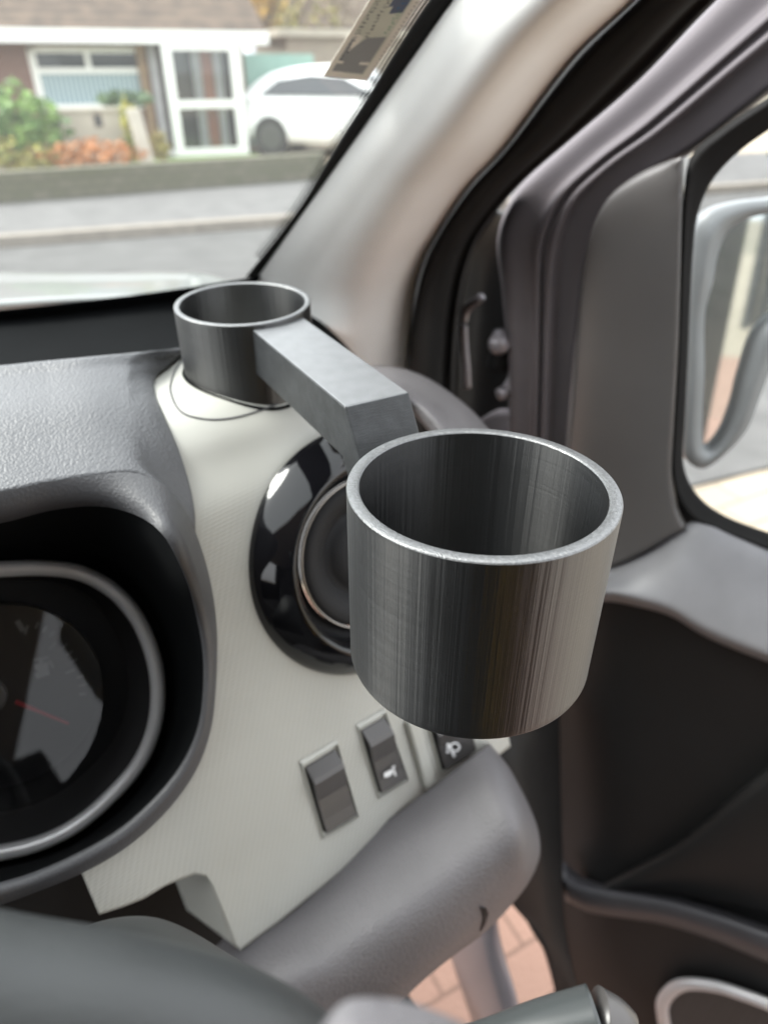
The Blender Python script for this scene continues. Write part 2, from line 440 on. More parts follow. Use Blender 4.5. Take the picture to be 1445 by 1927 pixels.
def slab(name, a0, a1, b0, b1, z0, z1, mat):
    V, F = box_geo(EX(a0, b0, z0), E1, E2, ZZ, a1 - a0, b1 - b0, z1 - z0)
    return tag(obj(name, V, F, mat, smooth=False), kind='structure')
slab('ground', -150, 150, -150, 200, -.30, -.008, M['soil'])
slab('road', -120, 120, 3.6, 8.72, -.006, 0.0, M['asphalt'])
slab('kerb', -120, 120, 8.72, 8.9, -.006, .11, M['kerb'])
slab('far_pavement', -120, 120, 8.9, 12.2, -.006, .10, M['pave'])
slab('near_pavement', -120, 120, 2.0, 3.6, -.004, .03, M['pave'])
slab('driveway', -3.2, 30, -30, 2.0, -.004, .012, M['beige'])
slab('paving', -3.0, 1.35, -7.5, 1.95, .0125, .020, M['pink'])
slab('front_lawn', 1.2, 3.55, 12.5, 15.9, -.006, .10, M['lawn'])
slab('far_driveway', 3.55, 60, 12.2, 26, -.006, .06, M['beige'])

# ------------------------------------------------------------------ the bungalow across the road
def brick_mat(name, c1, c2, mortar, scale=4.2):
    m, t, b = new_mat(name); b.inputs['Roughness'].default_value = .9
    bt = N(t, 'ShaderNodeTexBrick'); bt.inputs['Scale'].default_value = scale; bt.inputs['Mortar Size'].default_value = .02
    bt.inputs['Color1'].default_value = c1 + (1,); bt.inputs['Color2'].default_value = c2 + (1,); bt.inputs['Mortar'].default_value = mortar + (1,)
    t.links.new(coords(t, 'Object', (1, 1, 1), (pi / 2, 0, 0)), bt.inputs['Vector']); t.links.new(bt.outputs[0], b.inputs['Base Color'])
    bump(t, b, bt.outputs['Fac'], .4, -.01)
    return m
M['brick'] = brick_mat('red brown brick', (.14, .06, .048), (.18, .088, .064), (.22, .20, .18))
M['stone'] = brick_mat('mossy stone blocks', (.12, .112, .078), (.092, .092, .055), (.07, .067, .045), 2.2)
M['buff'] = brick_mat('buff block', (.30, .26, .20), (.26, .22, .18), (.33, .30, .26))
def tile_mat():
    m, t, b = new_mat('brown roof tiles'); b.inputs['Roughness'].default_value = .9
    wv = N(t, 'ShaderNodeTexWave', wave_type='BANDS', bands_direction='Z', wave_profile='SAW'); wv.inputs['Scale'].default_value = 2.2; wv.inputs['Distortion'].default_value = .5
    t.links.new(coords(t), wv.inputs['Vector'])
    nz = N(t, 'ShaderNodeTexNoise'); nz.inputs['Scale'].default_value = 3.5; nz.inputs['Detail'].default_value = 6; t.links.new(coords(t), nz.inputs['Vector'])
    rp = N(t, 'ShaderNodeValToRGB'); rp.color_ramp.elements[0].color = (.042, .030, .022, 1); rp.color_ramp.elements[1].color = (.115, .082, .058, 1)
    rp.color_ramp.elements[0].position = .3; rp.color_ramp.elements[1].position = .72
    ad = N(t, 'ShaderNodeMath', operation='MULTIPLY_ADD'); ad.inputs[1].default_value = .35
    t.links.new(wv.outputs['Fac'], ad.inputs[0])
    sb = N(t, 'ShaderNodeMath', operation='SUBTRACT'); sb.inputs[1].default_value = .15; t.links.new(nz.outputs[0], sb.inputs[0])
    t.links.new(sb.outputs[0], ad.inputs[2])
    t.links.new(ad.outputs[0], rp.inputs[0]); t.links.new(rp.outputs[0], b.inputs['Base Color'])
    bump(t, b, wv.outputs['Fac'], .8, .04)
    return m
M['tile'] = tile_mat()
M['upvc'] = plastic('white window plastic', (.80, .80, .78), .35, amount=.02)
M['pane'] = plastic('window pane dark room', (.035, .045, .05), .06, spec=.6, amount=.3, vscale=1.5)
def blind_mat():
    m, t, b = new_mat('pale blue vertical blind'); b.inputs['Roughness'].default_value = .7
    wv = N(t, 'ShaderNodeTexWave', wave_type='BANDS', bands_direction='X'); wv.inputs['Scale'].default_value = 3.6; wv.inputs['Distortion'].default_value = .6
    t.links.new(coords(t), wv.inputs['Vector'])
    rp = N(t, 'ShaderNodeValToRGB'); rp.color_ramp.elements[0].color = (.16, .23, .27, 1); rp.color_ramp.elements[1].color = (.42, .52, .55, 1)
    t.links.new(wv.outputs['Fac'], rp.inputs[0]); t.links.new(rp.outputs[0], b.inputs['Base Color'])
    return m
M['blind'] = blind_mat()
M['wood'] = plastic('brown stained wood', (.24, .155, .085), .6, amount=.25, vscale=6)
M['curtain_red'] = plastic('red brown curtain', (.30, .12, .08), .8, amount=.25, vscale=5)
M['curtain_pale'] = plastic('pale grey curtain', (.42, .41, .43), .8, amount=.15, vscale=5)

BF = 16.5
house = empty('bungalow', EX(0, BF + 3, 0), 'brick bungalow across the road with brown tiled roof and white glazed porch', 'house')
def ebox(name, a0, a1, b0, b1, z0, z1, mat, parent, bevel=0):
    V, F = box_geo(EX(a0, b0, z0), E1, E2, ZZ, a1 - a0, b1 - b0, z1 - z0)
    return obj(name, V, F, mat, parent, smooth=False, bevel=bevel)
def eb(a0, a1, b0, b1, z0, z1): return box_geo(EX(a0, b0, z0), E1, E2, ZZ, a1 - a0, b1 - b0, z1 - z0)
AR = 3.72
# wall with a window opening, built of four blocks round it
WA0, WA1, WZ0, WZ1 = -.38, 1.68, .93, 1.93
multi('wall', [eb(-9, WA0, BF, BF + 7, 0, 2.2), eb(WA1, AR - .1, BF, BF + 7, 0, 2.2), eb(WA0, WA1, BF + .12, BF + 7, 0, WZ0), eb(WA0, WA1, BF + .02, BF + 7, WZ1, 2.2), eb(WA0, WA1, BF + .4, BF + 7, WZ0, WZ1)], M['brick'], house)
V = []; F = []
rf = [EX(-9.6, BF - .55, 2.2), EX(AR + .25, BF - .55, 2.2), EX(AR + .25, BF + 3.6, 4.4), EX(-9.6, BF + 3.6, 4.4), EX(AR + .25, BF + 7.6, 2.2), EX(-9.6, BF + 7.6, 2.2)]
obj('roof', rf, [(0, 1, 2, 3), (3, 2, 4, 5), (1, 4, 2), (0, 3, 5)], M['tile'], house, smooth=False, thick=.08)
ebox('fascia', -9.6, AR + .28, BF - .62, BF - .555, 1.98, 2.19, M['upvc'], house)
ebox('soffit', -9.6, AR + .2, BF - .55, BF + .0, 1.99, 2.03, M['upvc'], house)
wn = multi('window', [eb(WA0, WA1, BF + .02, BF + .10, WZ1 - .09, WZ1), eb(WA0, WA1, BF - .03, BF + .10, WZ0, WZ0 + .08), eb(WA0, WA0 + .13, BF + .02, BF + .10, WZ0, WZ1),
                       eb(WA1 - .13, WA1, BF + .02, BF + .10, WZ0, WZ1), eb(WA0 + .13, WA1 - .13, BF + .015, BF + .10, WZ1 - .42, WZ1 - .33), eb(.60, .69, BF + .02, BF + .10, WZ1 - .42, WZ1 - .09)], M['upvc'], house)
ebox('pane', WA0 + .1, WA1 - .1, BF + .06, BF + .07, WZ1 - .36, WZ1 - .06, M['pane'], wn)
ebox('blind', WA0 + .1, WA1 - .1, BF + .062, BF + .075, WZ0 + .05, WZ1 - .4, M['blind'], wn)
# porch
PB = 15.9; PA0, PA1 = 1.95, 3.42
pf = multi('porch', [eb(PA0, PA0 + .17, PB, PB + .1, .1, 1.98), eb(PA1 - .2, PA1, PB, PB + .1, .1, 1.98), eb(PA0, PA1, PB - .02, PB + .1, .1, .24), eb(PA0 + .17, PA1 - .2, PB + .01, PB + .1, .93, 1.07),
                      eb(PA0 + .17, PA1 - .2, PB + .01, PB + .1, 1.88, 1.98), eb(PA0 - .07, PA0, PB + .1, BF, .1, .2), eb(PA1 - .1, PA1, PB + .1, BF, .1, .2)], M['upvc'], house)
ebox('pane', PA0 + .15, PA1 - .18, PB + .05, PB + .06, .2, 1.9, M['side_glass'], pf)
ebox('curtain', PA0 + .55, PA0 + .72, PB + .2, PB + .24, .2, 1.95, M['curtain_pale'], pf)
ebox('curtain', PA0 + .73, PA0 + .95, PB + .2, PB + .24, .2, 1.95, M['curtain_red'], pf)
ebox('curtain', PA0 + .97, PA0 + 1.12, PB + .2, PB + .24, .2, 1.95, M['curtain_pale'], pf)
ebox('back_panel', PA0, PA1, BF - .06, BF - .02, .1, 1.97, M['pane'], pf)
ebox('side_board', PA0 - .42, PA0 - .26, BF - .10, BF - .005, .0, 1.98, M['wood'], house)
ebox('side_board', PA0 - .20, PA0 - .05, BF - .10, BF - .005, .0, 1.98, M['curtain_pale'], house)

def single(name, o, label, cat, group=None, kind=None): return tag(o, label, cat, group, kind)
q0_, q1_ = EX(-9, 10.0), EX(3.75, 11.75); wd_ = (q1_ - q0_).normalized()
V, F = box_geo(q0_, wd_, Vector((-wd_.y, wd_.x, 0)), ZZ, (q1_ - q0_).length, .24, .47)
o = obj('garden_wall', V, F, M['stone'], None, smooth=False, bevel=.02)
tag(o, 'low mossy stone garden wall along the far pavement', 'wall')
# the rendered screen with two holes and the leaning gatepost
M['render'] = plastic('grey beige render', (.42, .385, .32), .85, amount=.12, vscale=3)
scr = empty('garden_screen', EX(.2, 13.6, 0), 'grey beige rendered screen with two small dark openings behind the shrubs', 'screen')
SB = 13.6
p1 = on_b(88, 212, SB); p2 = on_b(238, 204, SB)
a0, _, z0 = ab(p1); a1, _, z1 = ab(p2)
ebox('panel', a0, a1, SB, SB + .12, .1, z0, M['render'], scr)
ebox('coping', a0 - .04, a1 + .04, SB - .03, SB + .15, z0, z0 + .05, M['render'], scr)
for u in (105, 185):
    q = on_b(u, 226, SB); aa, _, zz = ab(q)
    ebox('opening', aa - .06, aa + .06, SB - .004, SB + .002, zz - .1, zz + .08, M['pane'], scr)
pg = empty('gate_post', EX(1.45, 12.6, 0), 'pale concrete gate post leaning beside the porch', 'post')
q0, q1 = on_b(283, 318, 12.7), on_b(252, 205, 12.9)
V, F = box_geo(q0 - ZZ * .1 - E1 * .1, E1, E2, (q1 - q0).normalized(), .21, .18, (q1 - q0).length + .1)
obj('shaft', V, F, M['render'], pg, smooth=False, bevel=.01)
o = ebox('boundary_fence', 3.9, 5.6, 18.2, 18.26, .05, 1.86, plastic('pale teal fence paint', (.26, .42, .36), .7, amount=.1, vscale=4), None)
tag(o, 'pale teal boarded fence between the bungalow and the white car', 'fence')
gar = empty('garage', EX(7.2, 22, 0), 'buff block outbuilding behind the white car', 'building')
ebox('wall', 5.62, 9.6, 20.5, 24, 0, 2.25, M['buff'], gar)
ebox('roof', 5.4, 9.8, 20.3, 24.2, 2.25, 2.42, M['render'], gar)

# plants -----------------------------------------------------------
def leaf_mat(name, c1, c2, sc_=3.0):
    m, t, b = new_mat(name); b.inputs['Roughness'].default_value = .6
    nz = N(t, 'ShaderNodeTexNoise'); nz.inputs['Scale'].default_value = sc_; nz.inputs['Detail'].default_value = 4
    t.links.new(coords(t), nz.inputs['Vector'])
    rp = N(t, 'ShaderNodeValToRGB'); rp.color_ramp.elements[0].position = .38; rp.color_ramp.elements[1].position = .62
    rp.color_ramp.elements[0].color = c1 + (1,); rp.color_ramp.elements[1].color = c2 + (1,)
    t.links.new(nz.outputs[0], rp.inputs[0]); t.links.new(rp.outputs[0], b.inputs['Base Color'])
    return m
M['bark'] = plastic('brown bark', (.10, .08, .06), .9, 40, .6, .01, amount=.3)
def leaves(cx, rad, n, size):
    V, F = [], []
    for _ in range(n):
        while True:
            d = Vector((random.uniform(-1, 1), random.uniform(-1, 1), random.uniform(-1, 1)))
            if .25 < d.length < 1: break
        d *= 1 + .25 * sin(d.x * 7 + cx.x) * cos(d.z * 6 + cx.y)
        p = cx + Vector((d.x * rad[0], d.y * rad[1], d.z * rad[2]))
        a = Vector((random.gauss(0, 1), random.gauss(0, 1), random.gauss(0, .7))).normalized()
        b = a.cross(Vector((random.gauss(0, 1), random.gauss(0, 1), random.gauss(0, 1)))).normalized()
        s = size * random.uniform(.6, 1.4); k = len(V)
        V += [p - a * s, p + b * s * .55, p + a * s, p - b * s * .55]; F.append((k, k + 1, k + 2, k + 3))
    return V, F
def shrub(name, u, v, b, rad, n, size, mat, label, cat='shrub', stem=True):
    c = on_b(u, v, b)
    e = empty(name, Vector((c.x, c.y, 0)), label, cat)
    V, F = leaves(c, rad, n, size); obj('foliage', V, F, mat, e, smooth=False)
    tube('stem', [Vector((c.x, c.y, 0)), Vector((c.x + .05, c.y, c.z * .6)), Vector((c.x, c.y, c.z))], lambda s: .03 * (1 - .6 * s), M['bark'], e, n=10, seg=6)
    return e
shrub('shrub', 30, 235, 13.3, (.72, .5, .5), 900, .07, leaf_mat('bright green leaf', (.055, .13, .03), (.19, .32, .07)), 'rounded bright green shrub beside the grey screen')
shrub('shrub', 20, 305, 12.5, (.7, .35, .28), 500, .05, leaf_mat('yellow green leaf', (.10, .10, .03), (.36, .33, .07), 5), 'low yellow green and red shrub on the garden wall at far left')
shrub('shrub', 175, 292, 12.6, (.75, .35, .20), 800, .045, leaf_mat('orange leaf', (.30, .13, .04), (.55, .24, .09), 5), 'low orange leaved shrub in front of the grey screen')
shrub('shrub', 248, 250, 13.3, (.14, .18, .48), 500, .05, leaf_mat('lime leaf', (.13, .18, .03), (.42, .38, .06), 5), 'narrow yellow green climber at the screen edge')
shrub('shrub', 235, 186, 14.6, (.48, .3, .13), 350, .06, leaf_mat('dark leaf', (.04, .085, .035), (.10, .17, .07)), 'dark green spreading plant below the bungalow window')
shrub('shrub', 302, 275, 13.6, (.13, .15, .25), 200, .05, leaf_mat('straw leaf', (.25, .19, .06), (.40, .34, .10), 5), 'straw coloured grassy plant beside the leaning gate post')
def tree(u, vtop, vbot, b, rad, n, mat, label, name='tree'):
    c = on_b(u, (vtop + vbot) / 2, b); base = Vector((c.x, c.y, 0))
    e = empty(name, base, label, 'tree')
    tr = tube('trunk', [base, base + ZZ * c.z * .5 + X1 * .08, Vector((c.x, c.y, c.z + rad[2] * .5))], lambda s: .16 * (1 - .75 * s), M['bark'], e, n=16, seg=8)
    for k in range(7):
        an = k * 2.4; h = .55 + .07 * k
        st = base + ZZ * (c.z * h)
        tube('branch', [st, st + Vector((cos(an) * rad[0] * .45, sin(an) * rad[1] * .45, rad[2] * .3)), st + Vector((cos(an) * rad[0] * .9, sin(an) * rad[1] * .9, rad[2] * .75))], lambda s: .05 * (1 - .8 * s), M['bark'], tr, n=10, seg=6)
    V, F = [], []
    for k in range(9):
        d = Vector((random.uniform(-.7, .7) * rad[0], random.uniform(-.6, .6) * rad[1], random.uniform(-.7, .7) * rad[2]))
        v, f = leaves(c + d, (rad[0] * .5, rad[1] * .5, rad[2] * .42), n // 9, .09)
        q = len(V); V += v; F += [tuple(i + q for i in x) for x in f]
    obj('crown', V, F, mat, e, smooth=False)
tree(500, -70, 95, 24, (1.0, 1.2, 1.9), 1300, leaf_mat('amber leaf', (.24, .13, .03), (.52, .33, .06), 2), 'amber autumn tree just right of the bungalow roof')
tree(555, -60, 100, 26, (1.2, 1.2, 1.9), 900, leaf_mat('olive yellow leaf', (.15, .15, .05), (.42, .36, .10), 2), 'olive yellow autumn tree behind the teal fence')
tree(625, -60, 75, 30, (1.5, 1.4, 2.0), 420, leaf_mat('thin brown leaf', (.14, .11, .07), (.26, .22, .14), 2), 'sparse greyish brown tree behind the sticker')
sky_wall = empty('far_house', EX(13, 34, 0), 'pale blue grey house far behind the sparse tree', 'house')
ebox('wall', 9.0, 17.0, 34, 40, 0, 3.0, plastic('pale blue render', (.42, .44, .50), .9, amount=.1, vscale=2), sky_wall)
o = obj('roof', [EX(8.6, 33.6, 3), EX(17.4, 33.6, 3), EX(17.4, 37, 5), EX(8.6, 37, 5), EX(17.4, 40.4, 3), EX(8.6, 40.4, 3)], [(0, 1, 2, 3), (3, 2, 4, 5), (1, 4, 2), (0, 3, 5)], M['tile'], sky_wall, smooth=False, thick=.1)
# hedge seen through the driver's window, far along the near side
hd = empty('hedge', EX(9, .5, 0), 'clipped green hedge beyond the driver side window', 'hedge')
V, F = [], []
for k in range(16):
    v, f = leaves(EX(11.2 + .1 * sin(k), -6 + k * 1.0, .55), (.5, .65, .6), 130, .08)
    q = len(V); V += v; F += [tuple(i + q for i in x) for x in f]
obj('foliage', V, F, leaf_mat('hedge leaf', (.06, .10, .03), (.20, .24, .08)), hd, smooth=False)

ff = empty('added_dark_fence', (1.6, -9.9, 0), 'added dark board fence behind the van to darken the door mirror', 'fence')  # unseen fence added so part of the mirror reflects dark
M['slate'] = plastic('slate grey added fence', (.05, .055, .06), .8, amount=.25, vscale=9)
multi('board_panel', [box_geo(Vector((-.38 + .155 * k, -10.0, .05)), X1, Y1, ZZ, .145, .025, 1.95) for k in range(30)], M['slate'], ff)
for k in range(3): box('post', (-.38 + 2.2 * k, -9.97, 0), (.1, .1, 2.05), M['slate'], ff)
# the white car ----------------------------------------------------
M['car_white'] = plastic('white car paint', (.78, .79, .78), .25, coat=.5, amount=.02)
M['car_glass'] = plastic('dark car glass', (.03, .035, .04), .05, spec=.7, amount=.05)
M['tyre'] = plastic('tyre rubber', (.02, .02, .02), .7, amount=.1)
M['rim'] = plastic('dark alloy rim', (.12, .12, .125), .35, metal=.8, amount=.05)
cb = on_z(512, 300, 0)
car = empty('parked_car', (0, 0, 0), 'white hatchback parked on the drive beside the bungalow porch', 'car')
def build_car(e):
    # local: x forward, y left, z up; lofted sections along x
    secs = [(-2.10, .55, .86, .62, .62), (-2.0, .34, .98, .82, .70), (-1.55, .24, 1.06, .90, .84), (-.6, .22, 1.02, .92, .86), (.6, .22, .98, .92, .86), (1.3, .24, .94, .90, .82), (1.85, .30, .84, .82, .66), (2.12, .42, .72, .60, .5)]
    G = []
    for x, z0, z1, w0, w1 in secs:
        ring = []
        for y, z in ((-w0 * .9, z0), (-w0, z0 + .12), (-w0, (z0 + z1) / 2), (-w1, z1 - .05), (-w1 * .85, z1), (0, z1 + .03), (w1 * .85, z1), (w1, z1 - .05), (w0, (z0 + z1) / 2), (w0, z0 + .12), (w0 * .9, z0), (0, z0 - .02)):
            ring.append(Vector((x, y, z)))
        G.append(ring)
    R = [catmull(r, 36, True) for r in G]
    cols = [catmull([r[i] for r in R], 36) for i in range(36)]
    G = [[cols[i][j] for i in range(36)] for j in range(36)]
    V = [p for r in G for p in r]; F = []
    for j in range(35):
        for i in range(36): F.append((j * 36 + i, j * 36 + (i + 1) % 36, (j + 1) * 36 + (i + 1) % 36, (j + 1) * 36 + i))
    F.append(tuple(range(36))); F.append(tuple(35 * 36 + i for i in range(35, -1, -1)))
    obj('body', V, F, M['car_white'], e, world=False)
    prof = [(-1.95, 1.0), (-1.45, 1.36), (-.6, 1.5), (.2, 1.46), (1.15, .98)]
    top = catmull([Vector((x, 0, z)) for x, z in prof], 30)
    rows = []
    for p in top:
        h = max(0, (p.z - .95) / .55); wt = .84 - .22 * h
        rows.append([Vector((p.x, -.86, .95)), Vector((p.x, -wt - .02, p.z - .06 * h)), Vector((p.x, -wt * .7, p.z + .012)), Vector((p.x, 0, p.z + .03)), Vector((p.x, wt * .7, p.z + .012)), Vector((p.x, wt + .02, p.z - .06 * h)), Vector((p.x, .86, .95))])
    V = [p for r in rows for p in r]; F = []
    for j in range(29):
        for i in range(6): F.append((j * 7 + i, (j + 1) * 7 + i, (j + 1) * 7 + i + 1, j * 7 + i + 1))
    obj('roof', V, F, M['car_white'], e, world=False)
    for s in (-1, 1):
        pts = [(-1.5, 1.04), (-1.15, 1.28), (-.5, 1.37), (.15, 1.33), (.82, 1.03)]
        V = []
        for x, z in pts:
            h = (z - .95) / .55; V.append(Vector((x, s * (.885 - .20 * h), z)))
        V += [v + Vector((0, s * -.03, 0)) for v in V]
        n = len(pts); F = [tuple(range(n)), tuple(range(2 * n - 1, n - 1, -1))] + [(i, (i + 1) % n, n + (i + 1) % n, n + i) for i in range(n)]
        obj('window', V, F, M['car_glass'], e, smooth=False, world=False)
        box('mirror', Vector((.72, s * .90 - .1, .98)), (.12, .2, .13), M['black'], e).location = (0, 0, 0)
    V = [Vector((.36, -.6, 1.42)), Vector((.36, .6, 1.42)), Vector((1.08, .72, 1.03)), Vector((1.08, -.72, 1.03))]
    V += [v + Vector((-.02, 0, -.05)) for v in V]
    V = [v + Vector((.03, 0, .05)) for v in V]
    obj('windscreen', V, [(0, 1, 2, 3), (7, 6, 5, 4), (0, 4, 5, 1), (1, 5, 6, 2), (2, 6, 7, 3), (3, 7, 4, 0)], M['car_glass'], e, smooth=False, world=False)
    for x in (-1.32, 1.36):
        for s in (-1, 1):
            def cyl(name, r, y0, y1, mat, par):
                V, F = [], []
                for y in (y0, y1):
                    for k in range(28): V.append(Vector((x + r * cos(2 * pi * k / 28), y, .345 + r * sin(2 * pi * k / 28))))
                for k in range(28): F.append((k, (k + 1) % 28, 28 + (k + 1) % 28, 28 + k))
                F.append(tuple(range(27, -1, -1))); F.append(tuple(28 + k for k in range(28)))
                return obj(name, V, F, mat, par, smooth=False, world=False)
            wh = cyl('wheel', .345, s * .72, s * .93, M['tyre'], e)
            cyl('rim', .225, s * .925, s * .94, M['rim'], wh)
build_car(car)
car_fwd = radians(-40)
car.rotation_euler = (0, 0, car_fwd); car.scale = (1.04, 1.04, 1.04)
car.location = Vector((cb.x, cb.y, .06)) - Vector((cos(car_fwd) * -1.38 - sin(car_fwd) * -.97, sin(car_fwd) * -1.38 + cos(car_fwd) * -.97, 0))

# ------------------------------------------------------------------ the van
van = empty('van', (-.7, -.6, 0), 'van cab interior with pale grey and charcoal dashboard and driver door ajar', 'van')

# dashboard panel: a plane facing back and up with a rolled top edge -----------------------------
PB0 = P(640, 1035, .40)
hb = radians(80)
HV = Vector((sin(hb), cos(hb), 0)); NH = Vector((cos(hb), -sin(hb), 0))     # along the panel; its horizontal facing
TB = math.tan(radians(20))
PN = (NH * cos(radians(20)) + ZZ * sin(radians(20))).normalized()
def pan(a, q, z): return PB0 + HV * a - NH * q + ZZ * (z - (PB0.z - EYE) )      # q forward from the vent's vertical
def pa(u, v):
    p = on_plane(u, v, PB0, PN) - PB0
    return p.dot(HV), p.z + PB0.z - EYE      # a, z below the camera
zv = PB0.z - EYE
bound = [(187, 1722), (230, 1708), (270, 1692), (310, 1668), (340, 1655), (368, 1645), (390, 1650), (402, 1668), (414, 1695), (452, 1790), (520, 1740), (620, 1660), (740, 1570), (860, 1480), (960, 1405)]
bz = [pa(u, v) for u, v in bound]
def zbot(a):
    for (a0, z0), (a1, z1) in zip(bz, bz[1:]):
        if a0 <= a <= a1: return z0 + (z1 - z0) * (a - a0) / max(a1 - a0, 1e-6)
    return bz[0][1] if a < bz[0][0] else bz[-1][1]
prof = [(.128, -.158), (.124, -.1490), (.098, -.1485), (.070, -.1492), (.052, -.1530), (.0385, -.163), (.0305, -.174), ((-.195 - zv) * TB, -.195)]
G = []
acols = [bz[0][0] + (bz[-1][0] - bz[0][0]) * i / 259 for i in range(260)]
acols = sorted(set(acols + [bz[6][0] + (bz[9][0] - bz[6][0]) * i / 120 for i in range(121)]))
PR = catmull([Vector((q, z, 0)) for q, z in prof] + [Vector(((-.26 - zv) * TB, -.26, 0))], 44)
for a in acols:
    zb = zbot(a); col = [pan(a, p.x, p.y) for p in PR]
    for k in range(1, 61):
        z = -.26 + (zb + .26) * k / 60; col.append(pan(a, (z - zv) * TB, z))
    G.append(col)
# re-sample the rolled top smoothly, keep the bottom exact
G = [[G[i][j] for i in range(len(acols))] for j in range(104)]
def inside(u, v, poly):
    r = False
    for (x0, y0), (x1, y1) in zip(poly, poly[1:] + poly[:1]):
        if (y0 > v) != (y1 > v) and u < (x1 - x0) * (v - y0) / (y1 - y0) + x0: r = not r
    return r
def to_px(p):
    q = p - C; d = q.dot(FW); return CX + FPX * q.dot(RT) / d, CY - FPX * q.dot(UP) / d
def pcoord(u, v):
    p = on_plane(u, v, PB0, PN) - PB0; return p.dot(HV), p.dot(W_)
W_ = (-ZZ * cos(radians(20)) + NH * sin(radians(20))).normalized()
(aL, bL), (aT, bT), (aB, bB) = pcoord(465, 935), pcoord(610, 802), pcoord(672, 1272)
VR = abs(bB - bT) / 2; va_, vb_ = aL + VR, (bT + bB) / 2
for _ in range(40):          # centre and radius that reach the seen left, top and bottom extremes
    pp = [to_px(PB0 + HV * (va_ + VR * cos(k * pi / 90)) + W_ * (vb_ + VR * sin(k * pi / 90))) for k in range(180)]
    el, et, eb_ = min(p[0] for p in pp) - 466, min(p[1] for p in pp) - 800, max(p[1] for p in pp) - 1271
    va_ -= el * .00022; vb_ -= (et + eb_) / 2 * .0002; VR -= (eb_ - et) / 2 * .0002
VC = PB0 + HV * va_ + W_ * vb_
panel = grid('dash_panel', G, M['panel'], van, thick=.004, own_uv=True)
PBV = bvh_of(panel)
# the instrument binnacle passes through the panel: open it there
import bmesh
cut = [(-900, 945), (0, 945), (200, 925), (290, 945), (342, 1010), (378, 1090), (396, 1200), (395, 1300), (385, 1375), (358, 1440), (308, 1505), (238, 1574), (156, 1624), (60, 1664), (-900, 1700)]
bm = bmesh.new(); bm.from_mesh(panel.data)
cut2 = [(560, 540), (1400, 540), (1400, 860), (812, 860), (720, 735), (606, 645), (560, 612)]      # its right-hand end, where the dark end cap begins
vt_c, vt_r = None, None
bmesh.ops.delete(bm, geom=[f for f in bm.faces if any(inside(*to_px(x.co), cut) for x in f.verts) or inside(*to_px(f.calc_center_median()), cut2) or (f.calc_center_median() - VC).length < VR * .86], context='FACES')
bm.to_mesh(panel.data); bm.free()
def on_panel(u, v, lift=0.0):
    r = onto(PBV, u, v, lift)
    return r if r is not None else on_plane(u, v, PB0 + PN * lift, PN)

# cup recess: raised rim plate round the rear cup, with the gap's shade laid on as a flat black ring
REAR = P(457, 568, .381); RR = .0372
ring_px = [(322, 722), (326, 752), (345, 778), (385, 789), (430, 788), (480, 776), (530, 757), (575, 734), (600, 700), (598, 668), (560, 645), (480, 640), (390, 655), (340, 685)]
zs = -.1505 + EYE
def down_on(x, y):
    h = PBV.ray_cast(Vector((x, y, EYE + .2)), Vector((0, 0, -1)))
    return h[0].z if h[0] is not None else EYE - .1485
rec = []
for p in catmull([on_z(u, v, EYE - .1485) if v <= 730 else on_panel(u, v) for u, v in ring_px], 72, True):
    rec.append(Vector((p.x, p.y, 0)))
CT = Vector((REAR.x, REAR.y, 0))
def rec_ring(k, lift, r=None):
    out = []
    for p in rec:
        d = p - CT; q = CT + (d * k if r is None else d.normalized() * r)
        out.append(Vector((q.x, q.y, down_on(q.x, q.y) + lift)))
    return out
tube('recess_seam', rec_ring(1.0, .0), .0006, M['dash_fine'], van, n=120, seg=6, closed=True)
grid('recess_gap_shade', [rec_ring(1, .0004, .0368), rec_ring(1, .0005, .0385)], M['void'], van, closed=True, thick=0)  # flat black ring on the panel for shade round the cup

# dark grained dashboard top left of the panel ----------------------------------------------------
edge_px = [(352, 668), (322, 686), (300, 700), (289, 722), (301, 762), (330, 830), (352, 890), (366, 960), (374, 1000)]
def top_depth(u, v, z): return on_z(u, v, EYE + z)
edge = [on_z(u, v, EYE - .1462) if v < 715 else on_panel(u, v, .003) for u, v in edge_px]
seam_px = [(-420, 985), (-200, 955), (0, 925), (100, 905), (200, 891), (258, 890), (310, 915), (346, 956), (368, 1000)]
zf = [-.150, -.150, -.152, -.153, -.155, -.158, -.166, -.178, None]
front = [on_z(u, v, EYE + z) if z else on_panel(u, v, .005) for (u, v), z in zip(seam_px, zf)]
back_px = [(-420, 730), (-200, 708), (0, 689), (80, 681), (160, 674), (230, 668), (290, 663), (330, 659), (352, 656)]
back = [on_z(u, v, EYE + z) for (u, v), z in zip(back_px, [-.128] * 5 + [-.131, -.136, -.142, -.1455])]
back2 = [p + Y1 * .03 - ZZ * .06 for p in back]
def mixrow(f, dz):
    r = []
    for i in range(6):
        q = back[i].lerp(front[i], f); q.z += dz * (1 - abs(2 * f - 1)) ; r.append(q)
    e = catmull(edge, 41)[int(round(f * 40))]        # the right-hand end follows the boundary with the pale panel
    return r + [r[5].lerp(e, .35) + ZZ * .001, r[5].lerp(e, .7) + ZZ * .001, e]
rows = [back2, back] + [mixrow(f, .004) for f in (.12, .25, .4, .55, .7, .82, .92)] + [front]
loft('dashboard_top', rows, M['dash'], van, nu=90, nv=60, thick=.003)

